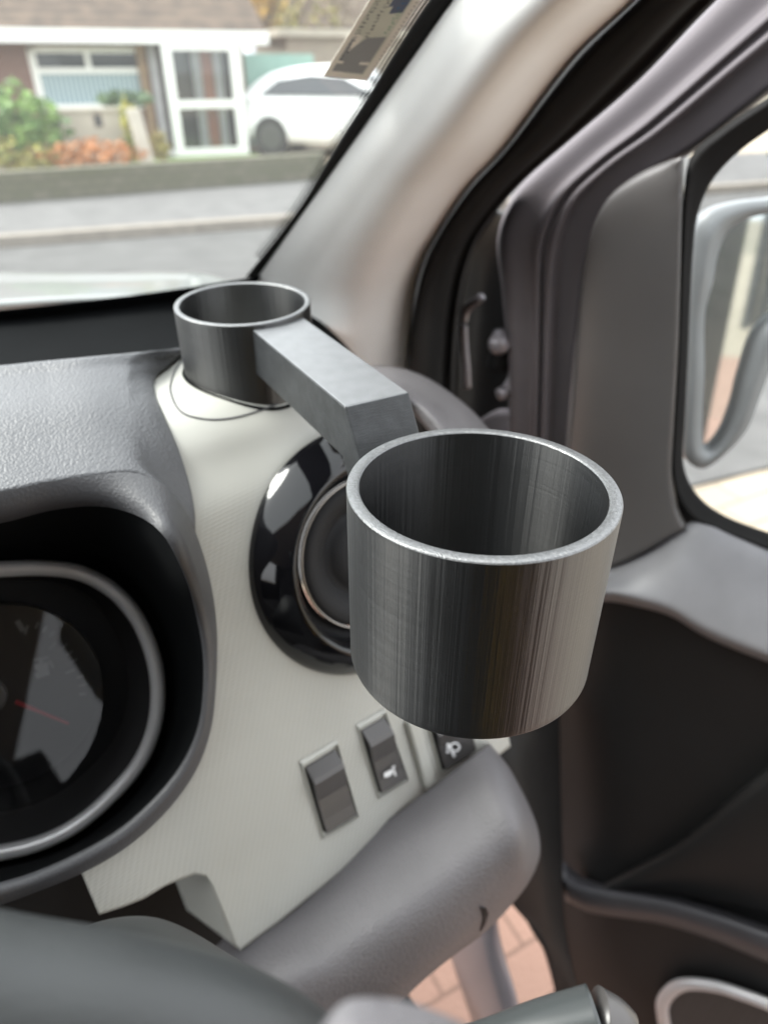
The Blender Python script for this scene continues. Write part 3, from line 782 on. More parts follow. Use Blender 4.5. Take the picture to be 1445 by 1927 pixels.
# instrument binnacle ----------------------------------------------------------------------------
GN = Vector((0, -cos(radians(24)), sin(radians(24))))
GP = P(300, 1300, .405)
def gpt(u, v, k): return on_plane(u, v, GP + GN * k, GN)
L0 = seam_px[2:] + [(388, 1060), (403, 1130), (409, 1200), (407, 1290), (398, 1370), (372, 1445), (322, 1518), (245, 1590), (160, 1641), (60, 1682), (0, 1704)]
offl = [(-150, 1752), (-400, 1765), (-640, 1640), (-720, 1380), (-640, 1100), (-420, 985), (-200, 955)]
L1 = [(0, 985), (100, 960), (190, 953), (262, 972), (312, 1012), (346, 1075), (370, 1150), (384, 1230), (385, 1300), (376, 1370), (348, 1437), (300, 1500), (228, 1566), (150, 1612), (60, 1652), (0, 1670)]
offl1 = [(-150, 1715), (-390, 1730), (-600, 1610), (-680, 1380), (-610, 1130), (-410, 1030), (-200, 1010)]
L2 = [(0, 1038), (80, 1036), (160, 1046), (232, 1082), (285, 1140), (318, 1220), (328, 1300), (316, 1380), (284, 1455), (228, 1522), (152, 1580), (80, 1612), (0, 1630)]
offl2 = [(-150, 1650), (-350, 1650), (-520, 1560), (-590, 1370), (-540, 1180), (-370, 1080), (-200, 1050)]
def kz(pts, k): return [gpt(u, v, k) for u, v in pts]
# the lip: outer edge lies on the dash (top) / on the panel (side), inner edge stands proud
lip_out = front[2:] + [on_panel(u, v, .004) for u, v in L0[7:]] + [on_plane(u, v, PB0 + PN * .004, PN) if i < 5 else front[i - 5] for i, (u, v) in enumerate(offl)]
n_ = 120
def lerp_rows(A, B, f): return [a.lerp(b, f) for a, b in zip(A, B)]
A = catmull(lip_out, n_, True)
def proud(u, v):
    # top of the hood stands towards the driver, the sides less
    return .018 + .085 * max(0, min(1, (1330 - v) / 380)) ** 1.3
def lip_pt(u, v):
    seam_t = (on_z(max(u, -420), v - 62, EYE - .154) - C).dot(FW) + .004
    side = on_plane(u, v, PB0 + PN * .010, PN); side_t = (side - C).dot(FW)
    f = max(0, min(1, (v - 985) / 200)); f = f * f * (3 - 2 * f)
    return P(u, v, seam_t * (1 - f) + side_t * f)
lip_in = catmull([lip_pt(u, v) for u, v in L1 + offl1], n_, True)
def align(A, B):
    best = min(range(len(B)), key=lambda s: sum((A[i] - B[(i + s) % len(B)]).length for i in range(0, len(A), 6)))
    return B[best:] + B[:best]
lip_in = align(A, lip_in)
mids = [a.lerp(b, .5) + (C - a).normalized() * .004 for a, b in zip(A, lip_in)]
grid('binnacle_hood', [A, mids, lip_in, [p - GN * .004 for p in lip_in]], M['dash_fine'], van, closed=True, thick=0)
cow = align(lip_in, catmull(kz(L2 + offl2, -.012), n_, True))
cow_m = [a.lerp(b, .5) - GN * .004 for a, b in zip(lip_in, cow)]
lip_b = [p - GN * .004 for p in lip_in]
COWL = [lip_b] + [[a.lerp(b, f) for a, b in zip(lip_b, cow)] for f in (.25, .5, .75)] + [cow]
_cow = cow
RC = [(0, 1071), (80, 1069), (150, 1078), (212, 1111), (258, 1163), (288, 1232), (298, 1300), (290, 1370), (262, 1436), (212, 1496), (146, 1552), (78, 1586), (0, 1605)]
offr = [(-140, 1622), (-320, 1618), (-470, 1530), (-535, 1360), (-490, 1200), (-340, 1110), (-160, 1076)]
ring = catmull(kz(RC + offr, -.004), 140, True)
join = align(cow, catmull(kz(RC + offr, -.006), n_, True))
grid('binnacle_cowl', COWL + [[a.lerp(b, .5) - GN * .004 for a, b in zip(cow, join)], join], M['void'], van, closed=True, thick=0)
gauge = tube('gauge_bezel', ring, lambda s: .0044, M['silver'], van, n=140, seg=14, closed=True, axis=GN)
inner0 = kz(RC + offr, -.005)
i0 = catmull(inner0, 140, True); ctr = gpt(-60, 1330, -.03)
i1 = [p.lerp(ctr, .14) - GN * .022 for p in i0]
grid('gauge_well', [i0, i1], M['black_soft'], van, closed=True, thick=0)
face_pts = [p.lerp(ctr, .12) - GN * .0225 for p in i0]
dial = obj('gauge_face', face_pts, [tuple(range(len(face_pts)))], M['black'], van, smooth=False)
GF = GP - GN * .0265
def gf(u, v, k=.001): return on_plane(u, v, GP - GN * (.0265 - k), GN)
GPO = gf(-40, 1320, 0)
# dial, hub, needle and printing
dc = gf(0, 1312, .004); dr = (gf(192, 1300, .004) - dc).length
gx = Vector((1, 0, 0)); gy = GN.cross(gx)
V = [dc + gx * (dr * cos(2 * pi * k / 80)) + gy * (dr * sin(2 * pi * k / 80)) for k in range(80)]
poly_slab('dial', V, GN, .003, plastic('dial black', (.008, .008, .009), .3, amount=.02), dial)
hc = gf(-22, 1310, .006)
hr = (gf(14, 1300, .006) - hc).length
poly_slab('hub', [hc + gx * hr * cos(2 * pi * k / 40) + gy * hr * sin(2 * pi * k / 40) + GN * .004 for k in range(40)], GN, .006, M['switch'], dial, bevel=.001)
n0, n1 = gf(30, 1321, .008), gf(130, 1362, .008)
d = (n1 - n0).normalized(); s = GN.cross(d)
poly_slab('needle', [n0 - s * .0011, n1 - s * .0007, n1 + s * .0007, n0 + s * .0011], GN, .001, M['needle'], dial)
def mark(u0, v0, u1, v1, wd, mat=None, name='tick', k=.0046):
    p0, p1 = gf(u0, v0, k), gf(u1, v1, k); d = (p1 - p0).normalized(); s = GN.cross(d) * (wd / 2)
    return box_quad(p0 - s, p1 - s, p1 + s, p0 + s)
def box_quad(*q): return list(q)
quads = []
for i in range(12):
    an = radians(-72 + i * 6.4)
    r0, r1 = (140, 153) if i % 4 else (122, 140)
    quads.append(mark(10 + r0 * cos(an), 1310 + r0 * sin(an), 10 + r1 * cos(an), 1310 + r1 * sin(an), .0012))
V = [p for q in quads for p in q]; F = [tuple(range(4 * i, 4 * i + 4)) for i in range(len(quads))]
obj('scale_marks', V, F, M['grey_mark'], dial, smooth=False)
fu = [mark(78, 1240, 78, 1274, .0016), mark(66, 1256, 92, 1251, .0035), mark(68, 1272, 93, 1264, .0035), mark(72, 1264, 92, 1258, .005), mark(94, 1242, 101, 1256, .0012), mark(64, 1241, 92, 1236, .0012)]
V = [p for q in fu for p in q]; F = [tuple(range(4 * i, 4 * i + 4)) for i in range(len(fu))]
V = [p + GN * (.0002 * (i // 4)) for i, p in enumerate(V)]
obj('fuel_symbol', V, F, M['grey_mark'], dial, smooth=False)
fm = [mark(33, 1168, 45, 1188, .0028)]
obj('level_mark', fm[0], [(0, 1, 2, 3)], M['grey_mark'], dial, smooth=False)
lens_n = (GN * 1.0 + X1 * .10 - ZZ * .02).normalized()
LPT = gf(0, 1312, .013)
lv = []
for k in range(72):
    an = 2 * pi * k / 72; base = dc + gx * (dr * 1.0 * cos(an)) + gy * (dr * 1.0 * sin(an)) + GN * (.021 + .24 * dr * -cos(an) - .26 * dr * sin(an))
    lv.append(base)
lp = obj('gauge_lens', lv + [dc + GN * .0215], [(k, (k + 1) % 72, 72) for k in range(72)], M['gauge_glass'], dial, smooth=True)

# air vent ---------------------------------------------------------------------------------------
vt = P(640, 1035, .4)
W_ = (-ZZ * cos(radians(20)) + NH * sin(radians(20))).normalized()
def circ(c, r, n=72, k=0.0, sq=0.0, e=1.0):
    out = []
    for i in range(n):
        an = 2 * pi * i / n
        out.append(c + PN * k + HV * (r * e * cos(an)) + W_ * (r * sin(an)))
    return out
vc, vr = VC, VR
rows = [circ(vc, vr, 96, .0), circ(vc, vr * .975, 96, .004), circ(vc, vr * .93, 96, .0085), circ(vc, vr * .87, 96, .0135), circ(vc, vr * .81, 96, .0175), circ(vc, vr * .76, 96, .0195), circ(vc, vr * .72, 96, .016), circ(vc, vr * .70, 96, .004), circ(vc, vr * .69, 96, -.008)]
rows = [rows[0]] + [[catmull([r[i] for r in rows], 40)[j] for i in range(96)] for j in range(1, 40)]
air = grid('air_vent', rows, M['gloss'], van, closed=True, thick=0)
def ring_at(name, r, k, rad, mat, par): return tube(name, circ(vc, r, 96, k), rad, mat, par, n=120, seg=12, closed=True, axis=PN)
ring_at('vent_ring', vr * .715, .0035, .0010, M['chrome'], air)
ring_at('vent_ring', vr * .60, .0045, .0009, M['chrome'], air)
rows = [circ(vc, vr * .70, 96, .002), circ(vc, vr * .66, 96, -.004), circ(vc, vr * .61, 96, .003)]
grid('vent_collar', rows, M['black'], air, closed=True, thick=0)
rows = [circ(vc, vr * .59, 96, .003), circ(vc, vr * .55, 96, .006), circ(vc, vr * .42, 96, .001), circ(vc, vr * .36, 96, -.002), circ(vc, vr * .345, 96, -.004), circ(vc, vr * .30, 96, .0), circ(vc, vr * .2, 96, .002), circ(vc, vr * .02, 96, .003)]
grid('vent_flap', rows, M['vent'], air, closed=True, thick=0)

# switches ---------------------------------------------------------------------------------------
def quad_panel(px, lift): return [on_plane(u, v, PB0 + PN * lift, PN) for u, v in px]
def switch(px, label=None):
    """rocker switch in its bevelled socket; px = corners top left, top right, bottom right, bottom left"""
    c = quad_panel(px, 0); ctr = sum(c, Vector()) / 4
    sock_o = [p + (p - ctr) * .16 for p in c]; sock_i = [p + (p - ctr) * .03 for p in c]
    V = [p + PN * .0006 for p in sock_o] + [p + PN * .0022 for p in [q + (q - ctr) * .05 for q in sock_i]] + [p - PN * .006 for p in sock_i]
    F = []
    for r in (0, 4):
        for i in range(4): F.append((r + i, r + (i + 1) % 4, r + 4 + (i + 1) % 4, r + 4 + i))
    F = [f[::-1] for f in F]
    sk = obj('switch', V, F, M['panel_plain'], van, smooth=False)
    for m_ in (): pass
    # rocker: sharp crest near the top, dished face
    tl, tr, br, bl = [ctr + (p - ctr) * .97 for p in c]
    rows = []
    for f, k in ((0, -.004), (.02, .001), (.16, .0065), (.22, .0072), (.5, .0042), (.8, .0040), (.97, .0046), (1, .003), (1.0, -.004)):
        l, r = tl.lerp(bl, f), tr.lerp(br, f)
        rows.append([l.lerp(r, g) + PN * (k - (.0015 if g in (0, 1) else 0) - (.004 if g in (0, 1) else 0) * 0) for g in (0, .03, .5, .97, 1)])
    G = rows
    rk = grid('rocker', G, M['switch'], sk, thick=0, smooth=False)
    for side in ([r[0] for r in G], [r[-1] for r in G]):
        pass
    skirt = [r[0] for r in G] + [r[-1] for r in G][::-1]
    V = skirt + [p - PN * .009 for p in skirt]; n = len(skirt)
    obj('rocker_side', V, [(i, (i + 1) % n, n + (i + 1) % n, n + i) for i in range(n)], M['black'], sk, smooth=False)
    if label: rk['label'] = label
    return sk, rk, (tl, tr, br, bl)
s1 = switch([(571, 1440), (631, 1404), (668, 1531), (608, 1566)], 'blank rocker without a symbol')
s2 = switch([(676, 1371), (722, 1345), (762, 1462), (712, 1492)], 'rocker with a white lamp levelling symbol')
s3 = switch([(806, 1360), (866, 1325), (890, 1410), (830, 1447)], 'rocker with a white parking sensor symbol')
rib_px = [(762, 1352), (800, 1480)]
r0, r1 = on_plane(770, 1352, PB0 + PN * .001, PN), on_plane(806, 1478, PB0 + PN * .001, PN)
box('switch_divider', r0 - HV * .004 - PN * .002, (.0085, (r1 - r0).length, .006), M['panel_plain'], van, HV, (r1 - r0).normalized(), PN, bevel=.002)
def sym(par, px_quads, lift):
    V, F = [], []
    for q in px_quads:
        k = len(V); V += quad_panel(q, lift); F.append(tuple(range(k, k + len(q))))
    o = obj('symbol', V, F, M['white_mark'], par, smooth=False)
    return o
sym(s2[0], [[(722, 1455), (735, 1448), (737, 1457), (733, 1461), (723, 1464)], [(737, 1443), (740, 1441), (746, 1459), (743, 1461)], [(734, 1449), (737, 1447), (740, 1455), (737, 1456)], [(741, 1440), (744, 1442), (740, 1447), (737, 1445)]], .0058)
def arc_px(cx, cy, r, a0, a1, wd, n=14):
    out = []
    for i in range(n):
        an, bn = radians(a0 + (a1 - a0) * i / n), radians(a0 + (a1 - a0) * (i + 1) / n)
        out.append([(cx + r * cos(an), cy + r * sin(an) * .95), (cx + r * cos(bn), cy + r * sin(bn) * .95), (cx + (r - wd) * cos(bn), cy + (r - wd) * sin(bn) * .95), (cx + (r - wd) * cos(an), cy + (r - wd) * sin(an) * .95)])
    return out
sym(s3[0], arc_px(856, 1406, 10, -160, 160, 3.5) + [[(843, 1402), (847, 1400), (857, 1423), (853, 1426)]] + [[(839, 1400 + 7 * k), (844, 1398 + 7 * k), (846, 1401 + 7 * k), (841, 1404 + 7 * k)] for k in range(3)], .0058)

# notch wall beneath the panel and the dark void behind
nw = [[on_panel(396, 1652), on_panel(407, 1680), on_panel(428, 1735), on_plane(446, 1785, PB0, PN)], ]
nw.append([p - PN * .05 - HV * .012 for p in nw[0]])
loft('pocket_side', nw, M['panel_plain'], van, nu=16, nv=8, thick=.002)
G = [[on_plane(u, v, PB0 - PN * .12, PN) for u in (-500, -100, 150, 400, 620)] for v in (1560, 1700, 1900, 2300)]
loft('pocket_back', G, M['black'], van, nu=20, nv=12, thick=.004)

# dark end cap of the dashboard by the door --------------------------------------------------------
rows = [[P(650, 690, .60), P(740, 690, .56), P(800, 709, .54), P(860, 748, .52), P(905, 790, .50), P(960, 870, .48), P(985, 1000, .46)],
        [P(655, 715, .53), P(735, 712, .50), P(790, 735, .48), P(845, 775, .465), P(885, 815, .455), P(935, 900, .45), P(965, 1010, .445)],
        [on_panel(660, 740, .003), on_panel(735, 742, .003), P(775, 752, .44), P(815, 785, .435), P(845, 830, .43), P(890, 930, .43), P(930, 1040, .43)],
        [on_panel(660, 752, -.006), on_panel(730, 757, -.006), P(765, 770, .445), P(800, 805, .44), P(830, 850, .435), P(870, 950, .435), P(910, 1060, .435)]]
loft('dashboard_end', rows, M['cover'], van, nu=50, nv=30, thick=.003)

# grey lower cover (knee bolster) ------------------------------------------------------------------
def pd(u, v): return (on_panel(u, v) - C).dot(FW)
rows = []
st = [  # along the cover: top edge, shoulder, crown, belly, under edge
    [(300, 1890), (350, 1930), (420, 1985), (500, 2050), (540, 2120)],
    [(436, 1752), (470, 1795), (560, 1850), (640, 1905), (690, 1960)],
    [(520, 1700), (570, 1740), (650, 1800), (730, 1850), (775, 1865)],
    [(620, 1630), (675, 1672), (750, 1735), (815, 1785), (845, 1805)],
    [(720, 1550), (775, 1600), (840, 1668), (890, 1725), (912, 1755)],
    [(820, 1475), (870, 1530), (925, 1605), (955, 1665), (965, 1700)],
    [(885, 1425), (930, 1478), (975, 1560), (990, 1630), (990, 1668)],
    [(916, 1402), (955, 1450), (1000, 1540), (1013, 1600), (1003, 1645)],
    [(922, 1400), (962, 1452), (1007, 1545), (1016, 1603), (1006, 1640)]]
D = [0.0, -.030, -.050, -.030, .015]
for i, r in enumerate(st):
    base = pd(*r[0]) if 430 < r[0][0] < 900 else (.455 if i == 0 else .432)
    base = [.40, .415, .425, .435, .445, .452, .456, .46, .50][i]
    e = 0.012 if i == 7 else (0.03 if i == 8 else 0)
    rows.append([P(u, v, base + d * (.8 if i < 7 else .5) + e) for (u, v), d in zip(r, D)])
knee = loft('lower_cover', rows, M['cover'], van, nu=40, nv=70, thick=.004)
KBV = bvh_of(knee)
for px in ([(903, 1706), (914, 1708), (918, 1718), (912, 1738), (903, 1752), (909, 1728)], [(792, 1842), (812, 1826), (822, 1828), (806, 1842), (790, 1852)]):
    q = [onto(KBV, u, v, .0012) for u, v in px]
    if all(x is not None for x in q): obj('cover_slot', q, [tuple(range(len(q)))], M['black'], van, smooth=False, thick=.0006)

# A pillar, seals, windscreen ----------------------------------------------------------------------
HDR = -.067
wb = [(-1.66, .62, -.20), (-1.2, .80, -.205), (-.7, .87, -.21), (-.2, .80, -.205), (0, .755, -.20), (.12, .70, -.187), (.205, .645, -.170)]
wt = [(-1.63, -.02, .279), (-1.2, .01, .29), (-.7, .02, .295), (-.25, .01, .29), (0, 0.0, .285), (.12, -.01, .281), (.226, -.02, .276)]
wb = [Vector(p) + C for p in wb]; wt = [Vector(p) + C for p in wt]
GB, GT = catmull(wb, 60), catmull(wt, 60)
G = [[GB[i].lerp(GT[i], j / 30) + (Vector((0, .55, .83)) * (.03 * sin(pi * j / 30))) * (sin(pi * i / 59) ** .5) for i in range(60)] for j in range(31)]
screen = grid('windscreen', G, M['screen'], van, thick=0)
SBV = bvh_of(screen)
def edge3(t): return (GB[-1]).lerp(GT[-1], t)
# solid black ceramic band, on the glass inner face at the pillar side, and its dotted edge
fr_out = [(1010, -200), (850, 0), (780, 98), (700, 212), (620, 326), (556, 416), (482, 522)]
fr_in = [(960, -200), (808, 0), (737, 108), (688, 188), (640, 262), (562, 392), (462, 522)]
def on_screen(u, v, lift=.0015):
    r = onto(SBV, u, v, lift)
    if r is None:
        # just past the glass edge: continue the plane of the pane near its right side
        a, b, c = G[5][-1], G[25][-1], G[15][-6]
        n = (b - a).cross(c - a).normalized(); r = on_plane(u, v, a, n) - ray(u, v).normalized() * lift
    return r
def depth_edge(u, v):
    p = on_screen(u, v); return (p - C).dot(FW)
rows = [[on_screen(u, v, .002) for u, v in fr_in], [on_screen(u, v, .006) for u, v in [((a + c) / 2, (b + d) / 2) for (a, b), (c, d) in zip(fr_in, fr_out)]], [on_screen(u, v, .004) for u, v in fr_out], [on_screen(u + 14, v + 8, .0) for u, v in fr_out]]
loft('windscreen_band', rows, M['gloss'] if False else M['rubber'], van, nu=50, nv=10, thick=.001)
# dots of the ceramic edge
V, F = [], []
pin = catmull([Vector((u, v, 0)) for u, v in fr_in], 400)
for i in range(40, 380):
    p = pin[i]; t = (pin[min(i + 1, 399)] - pin[i - 1]).normalized(); nx = Vector((t.y, -t.x, 0))
    if nx.x > 0: nx = -nx
    for k in range(3):
        if (i + k) % 2: continue
        d = 3.5 + 6.5 * k; r = (2.5, 1.9, 1.2)[k]
        c = p + nx * d + t * random.uniform(-.4, .4)
        if (i + k) % 4 == 0 and k == 2: continue
        q = [on_screen(c.x + r * cos(a), c.y + r * sin(a), .0018) for a in (0, 1.05, 2.1, 3.14, 4.19, 5.24)]
        n = len(V); V += q; F.append(tuple(range(n, n + 6)))
dots = obj('screen_dots', V, F, M['rubber'], van, smooth=False); dots['kind'] = 'stuff'
# black ceramic band along the bottom of the screen
rows = []
G2 = [[GB[i].lerp(GT[i], j) - Vector((0, .004, .003)) for i in range(0, 60)] for j in (-.04, 0.0, .020)]
grid('screen_base_band', G2, M['void'], van, thick=.001)
# scuttle: black well between dash and glass
sl = [Vector((p.x, p.y, p.z)) for p in catmull(back2, 30)]
sw = [p - Vector((0, .02, .02)) for p in GB]
rows = [[Vector((-1.66, .40, EYE - .20)), Vector((-.6, .42, EYE - .20)), Vector((0, .40, EYE - .20)), Vector((.10, .44, EYE - .20)), Vector((.24, .50, EYE - .205))],
        [Vector((-1.66, .55, EYE - .215)), Vector((-.6, .66, EYE - .22)), Vector((0, .62, EYE - .22)), Vector((.10, .60, EYE - .215)), Vector((.25, .58, EYE - .205))],
        [Vector((-1.66, .64, EYE - .20)), Vector((-.6, .885, EYE - .212)), Vector((0, .77, EYE - .203)), Vector((.12, .715, EYE - .19)), Vector((.22, .65, EYE - .172))]]
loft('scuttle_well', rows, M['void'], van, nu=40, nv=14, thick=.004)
# pillar trim
pl = [(1010, -200), (852, 0), (782, 100), (702, 214), (622, 328), (558, 418), (484, 524), (440, 590), (400, 650)]
pr = [(1400, -200), (1197, 0), (1082, 110), (952, 280), (885, 352), (832, 430), (800, 490), (781, 560), (764, 720)]
pm1 = [(1130, -200), (960, 0), (885, 100), (795, 218), (722, 330), (664, 420), (600, 524), (560, 600), (530, 680)]
pm2 = [(1290, -200), (1100, 0), (1000, 108), (888, 250), (820, 345), (764, 428), (716, 510), (690, 590), (668, 710)]
XS = .335
L = [on_screen(u, v, .004) for u, v in pl]
R_ = [on_x(u, v, XS) for u, v in pr]
def between(f, lift):
    out = []
    for (u0, v0), (u1, v1), a, b in zip(pl, pr, L, R_):
        da, db = (a - C).dot(FW), (b - C).dot(FW)
        out.append(P(u0 + (u1 - u0) * f, v0 + (v1 - v0) * f, da * (1 - f) + db * f - lift))
    return out
Lb = [p + (p - C).normalized() * .03 for p in L]
loft('pillar_trim', [Lb, L, between(.06, .012), between(.30, .046), between(.56, .074), between(.70, .072), between(.86, .038), R_], M['pillar'], van, nu=60, nv=40, thick=.003)

# door aperture seal ---------------------------------------------------------------------------------
so = [(1560, -200), (1345, 0), (1200, 150), (1080, 255), (985, 338), (930, 400), (895, 452), (874, 512), (862, 580), (856, 650), (852, 740), (850, 900)]
si = [(1400, -200), (1197, 0), (1082, 112), (950, 282), (882, 356), (830, 432), (799, 492), (781, 562), (769, 640), (765, 720), (765, 760), (765, 900)]
r0 = [on_x(u, v, .338) for u, v in si]; r0b = [on_x(u - 4, v, .352) for u, v in si]
r3 = [on_x(u, v, .362) for u, v in so]
def mid_px(f, x):
    return [on_x(a + (c - a) * f, b + (d - b) * f, x) for (a, b), (c, d) in zip(si, so)]
loft('door_seal', [r0b, r0, mid_px(.18, .327), mid_px(.42, .325), mid_px(.66, .333), mid_px(.8, .350), mid_px(.86, .352), mid_px(.95, .352), r3, [on_x(u + 3, v, .385) for u, v in so]], M['rubber'], van, nu=60, nv=40, thick=.003)

# ------------------------------------------------------------------ the door, hinged open
PHI = radians(30)
HG = on_x(940, 700, .385)
DD = Vector((sin(PHI), -cos(PHI), 0)); DN = Vector((-cos(PHI), -sin(PHI), 0))     # along the door to the rear; towards the driver
def D3(u, v, k=0.0): return on_plane(u, v, HG + DN * k, DN)
door = None
# painted window frame with two pressed ridges
stn = [((1400, -60), (1640, 30)), ((1290, 58), (1452, 165)), ((1150, 192), (1295, 285)), ((1050, 280), (1215, 330)), ((968, 362), (1150, 392)), ((936, 445), (1113, 478)), ((944, 550), (1094, 590)), ((954, 680), (1080, 700)), ((957, 820), (1068, 850)), ((955, 960), (1058, 1000)), ((950, 1120), (1050, 1130))]
fr = [(0, -.035), (.04, -.006), (.12, -.002), (.36, -.001), (.41, .004), (.46, .0055), (.49, .001), (.52, .0005), (.56, .006), (.61, .0065), (.67, -.001), (.85, -.004), (.97, -.006), (1.04, -.02)]
rows = []
for (a, b) in stn:
    rows.append([D3(a[0] + (b[0] - a[0]) * f, a[1] + (b[1] - a[1]) * f, k) for f, k in fr])
# straight across, smooth along
cols = [catmull([r[i] for r in rows], 70) for i in range(len(fr))]
G = [catmull([cols[i][j] for i in range(len(fr))], 60) for j in range(70)]
door = grid('door', G, M['frame'], van, thick=.004)
door['label'] = 'driver door standing ajar with bronze grey window frame'
# smooth trim over the mirror mount
tr_rows = [((1262, 300), (1273, 298), (1285, 297)), ((1205, 325), (1245, 325), (1284, 327)), ((1148, 368), (1215, 372), (1283, 378)), ((1115, 428), (1200, 440), (1281, 450)), ((1096, 515), (1188, 525), (1279, 535)), ((1084, 640), (1180, 648), (1275, 655)), ((1072, 800), (1168, 800), (1267, 800)),
           ((1061, 900), (1160, 895), (1263, 890)), ((1050, 985), (1160, 970), (1272, 950)), ((1040, 1050), (1150, 1030), (1282, 975)), ((1035, 1085), (1148, 1068), (1292, 992))]
rows = [[D3(*a, -.004), D3(a[0] * .93 + b[0] * .07, a[1] * .93 + b[1] * .07, .012), D3(*b, .020), D3(b[0] * .06 + c[0] * .94, b[1] * .06 + c[1] * .94, .020), D3(*c, .013), D3(c[0] + 2, c[1], -.004)] for a, b, c in tr_rows]
loft('mirror_mount_trim', rows, M['mirror_trim'], door, nu=50, nv=60, thick=.003)
bk_ = [D3(u, v, -.010) for u, v in [(1030, 880), (1262, 860), (1274, 925), (1310, 966), (1345, 987), (1345, 1003), (1290, 1012), (1150, 1092), (1030, 1112)]]
obj('inner_skin', bk_, [tuple(range(len(bk_)))], M['mirror_trim'], door, smooth=False)
# window rubber
ro = [(1560, 100), (1452, 178), (1360, 240), (1300, 292), (1286, 360), (1282, 450), (1278, 560), (1272, 700), (1266, 820), (1264, 890), (1276, 945), (1308, 985), (1370, 1010), (1452, 1042), (1560, 1085), (1700, 1140)]
ri = [(1560, 168), (1452, 238), (1388, 284), (1338, 338), (1312, 400), (1303, 470), (1298, 560), (1293, 680), (1287, 800), (1284, 868), (1297, 912), (1328, 950), (1380, 980), (1452, 1006), (1560, 1050), (1700, 1108)]
mid = [((a + c) / 2, (b + d) / 2) for (a, b), (c, d) in zip(ro, ri)]
rows = [[D3(u, v, .008) for u, v in ro], [D3(u, v, .013) for u, v in [(a * .8 + c * .2, b * .8 + d * .2) for (a, b), (c, d) in zip(ro, ri)]], [D3(u, v, .010) for u, v in mid], [D3(u, v, .004) for u, v in ri], [D3(u - 1, v, -.02) for u, v in ri]]
loft('window_rubber', rows, M['rubber'], door, nu=70, nv=24, thick=.002)
gw = [D3(u, v, -.012) for u, v in [(1270, 330), (1300, 270), (1500, 120), (1800, -40), (2400, -40), (2400, 1400), (1800, 1200), (1452, 1030), (1290, 960), (1272, 880)]]
obj('window_glass', gw, [tuple(range(len(gw)))], M['side_glass'], door, smooth=False)
# ledge under the glass, its daylight painted in as a paler grey
b_ = [(1036, 1086), (1148, 1067), (1225, 1034), (1290, 990), (1330, 986), (1380, 1008), (1452, 1040), (1560, 1085), (1700, 1140)]
f_ = [(1026, 1120), (1140, 1112), (1200, 1122), (1262, 1140), (1322, 1176), (1380, 1202), (1452, 1230), (1560, 1285), (1700, 1360)]
rows = [[D3(u, v, -.002) for u, v in b_], [D3(u, v, .012) for u, v in b_], [D3(a * .5 + c * .5, b * .5 + d * .5, .035) for (a, b), (c, d) in zip(b_, f_)], [D3(u, v, .052) for u, v in f_], [D3(u, v + 10, .050) for u, v in f_], [D3(u, v + 20, .04) for u, v in f_]]
loft('door_ledge', rows, M['ledge'], door, nu=60, nv=30, thick=.003)
# dark inner door skin
g2 = [[(1010, 1110), (1140, 1108), (1262, 1135), (1452, 1220), (1700, 1350)], [(1020, 1160), (1140, 1170), (1262, 1195), (1452, 1270), (1700, 1400)], [(1040, 1300), (1150, 1310), (1290, 1330), (1452, 1370), (1700, 1470)], [(1046, 1450), (1150, 1460), (1290, 1480), (1452, 1500), (1700, 1560)], [(1048, 1600), (1150, 1620), (1290, 1650), (1452, 1690), (1700, 1740)], [(1055, 1750), (1150, 1760), (1290, 1790), (1452, 1830), (1700, 1890)], [(1085, 1880), (1180, 1890), (1290, 1910), (1452, 1960), (1700, 2040)], [(1130, 2000), (1220, 2010), (1320, 2040), (1480, 2100), (1750, 2200)]]
kk = [.035, .030, .022, .020, .020, .018, .018, .016]
rows = [[D3(u, v, k - (.03 if i == 0 else 0)) for i, (u, v) in enumerate(r)] for r, k in zip(g2, kk)]
loft('door_trim', rows, M['door_dark'], door, nu=50, nv=60, thick=.004)
rows = [[D3(u, v, .022) for u, v in [(1120, 1672), (1280, 1578), (1400, 1475), (1475, 1415), (1700, 1250)]], [D3(u, v, .034) for u, v in [(1126, 1676), (1285, 1592), (1405, 1495), (1480, 1440), (1700, 1275)]], [D3(u, v, .036) for u, v in [(1135, 1680), (1290, 1640), (1410, 1600), (1480, 1580), (1700, 1500)]], [D3(u, v, .024) for u, v in [(1140, 1688), (1290, 1690), (1410, 1715), (1480, 1735), (1700, 1790)]]]
loft('door_pocket', rows, M['door_dark'], door, nu=40, nv=20, thick=.003)
rows = [[D3(u, v, .010) for u, v in [(1058, 1618), (1100, 1652), (1250, 1678), (1350, 1706), (1452, 1742), (1700, 1820)]], [D3(u, v, .045) for u, v in [(1058, 1650), (1100, 1672), (1250, 1696), (1350, 1724), (1452, 1760), (1700, 1840)]], [D3(u, v, .050) for u, v in [(1060, 1676), (1105, 1700), (1250, 1722), (1350, 1752), (1452, 1790), (1700, 1870)]], [D3(u, v, .040) for u, v in [(1064, 1692), (1110, 1714), (1250, 1736), (1350, 1768), (1452, 1808), (1700, 1890)]], [D3(u, v, .012) for u, v in [(1066, 1696), (1112, 1718), (1250, 1742), (1350, 1774), (1452, 1816), (1700, 1900)]]]
loft('door_pull', rows, M['door_bar'], door, nu=50, nv=30, thick=.003)
sp = [(1246, 1905), (1252, 1876), (1284, 1853), (1345, 1856), (1400, 1873), (1452, 1893), (1560, 1945), (1610, 2000), (1570, 2050), (1450, 2060), (1330, 2015), (1264, 1960)]
ringp = catmull([D3(u, v, .030) for u, v in sp], 80, True)
tube('speaker_ring', ringp, .0085, M['silver'], door, n=100, seg=14, closed=True, axis=DN, flat=.7)
gm, t, b = new_mat('speaker mesh'); b.inputs['Roughness'].default_value = .5
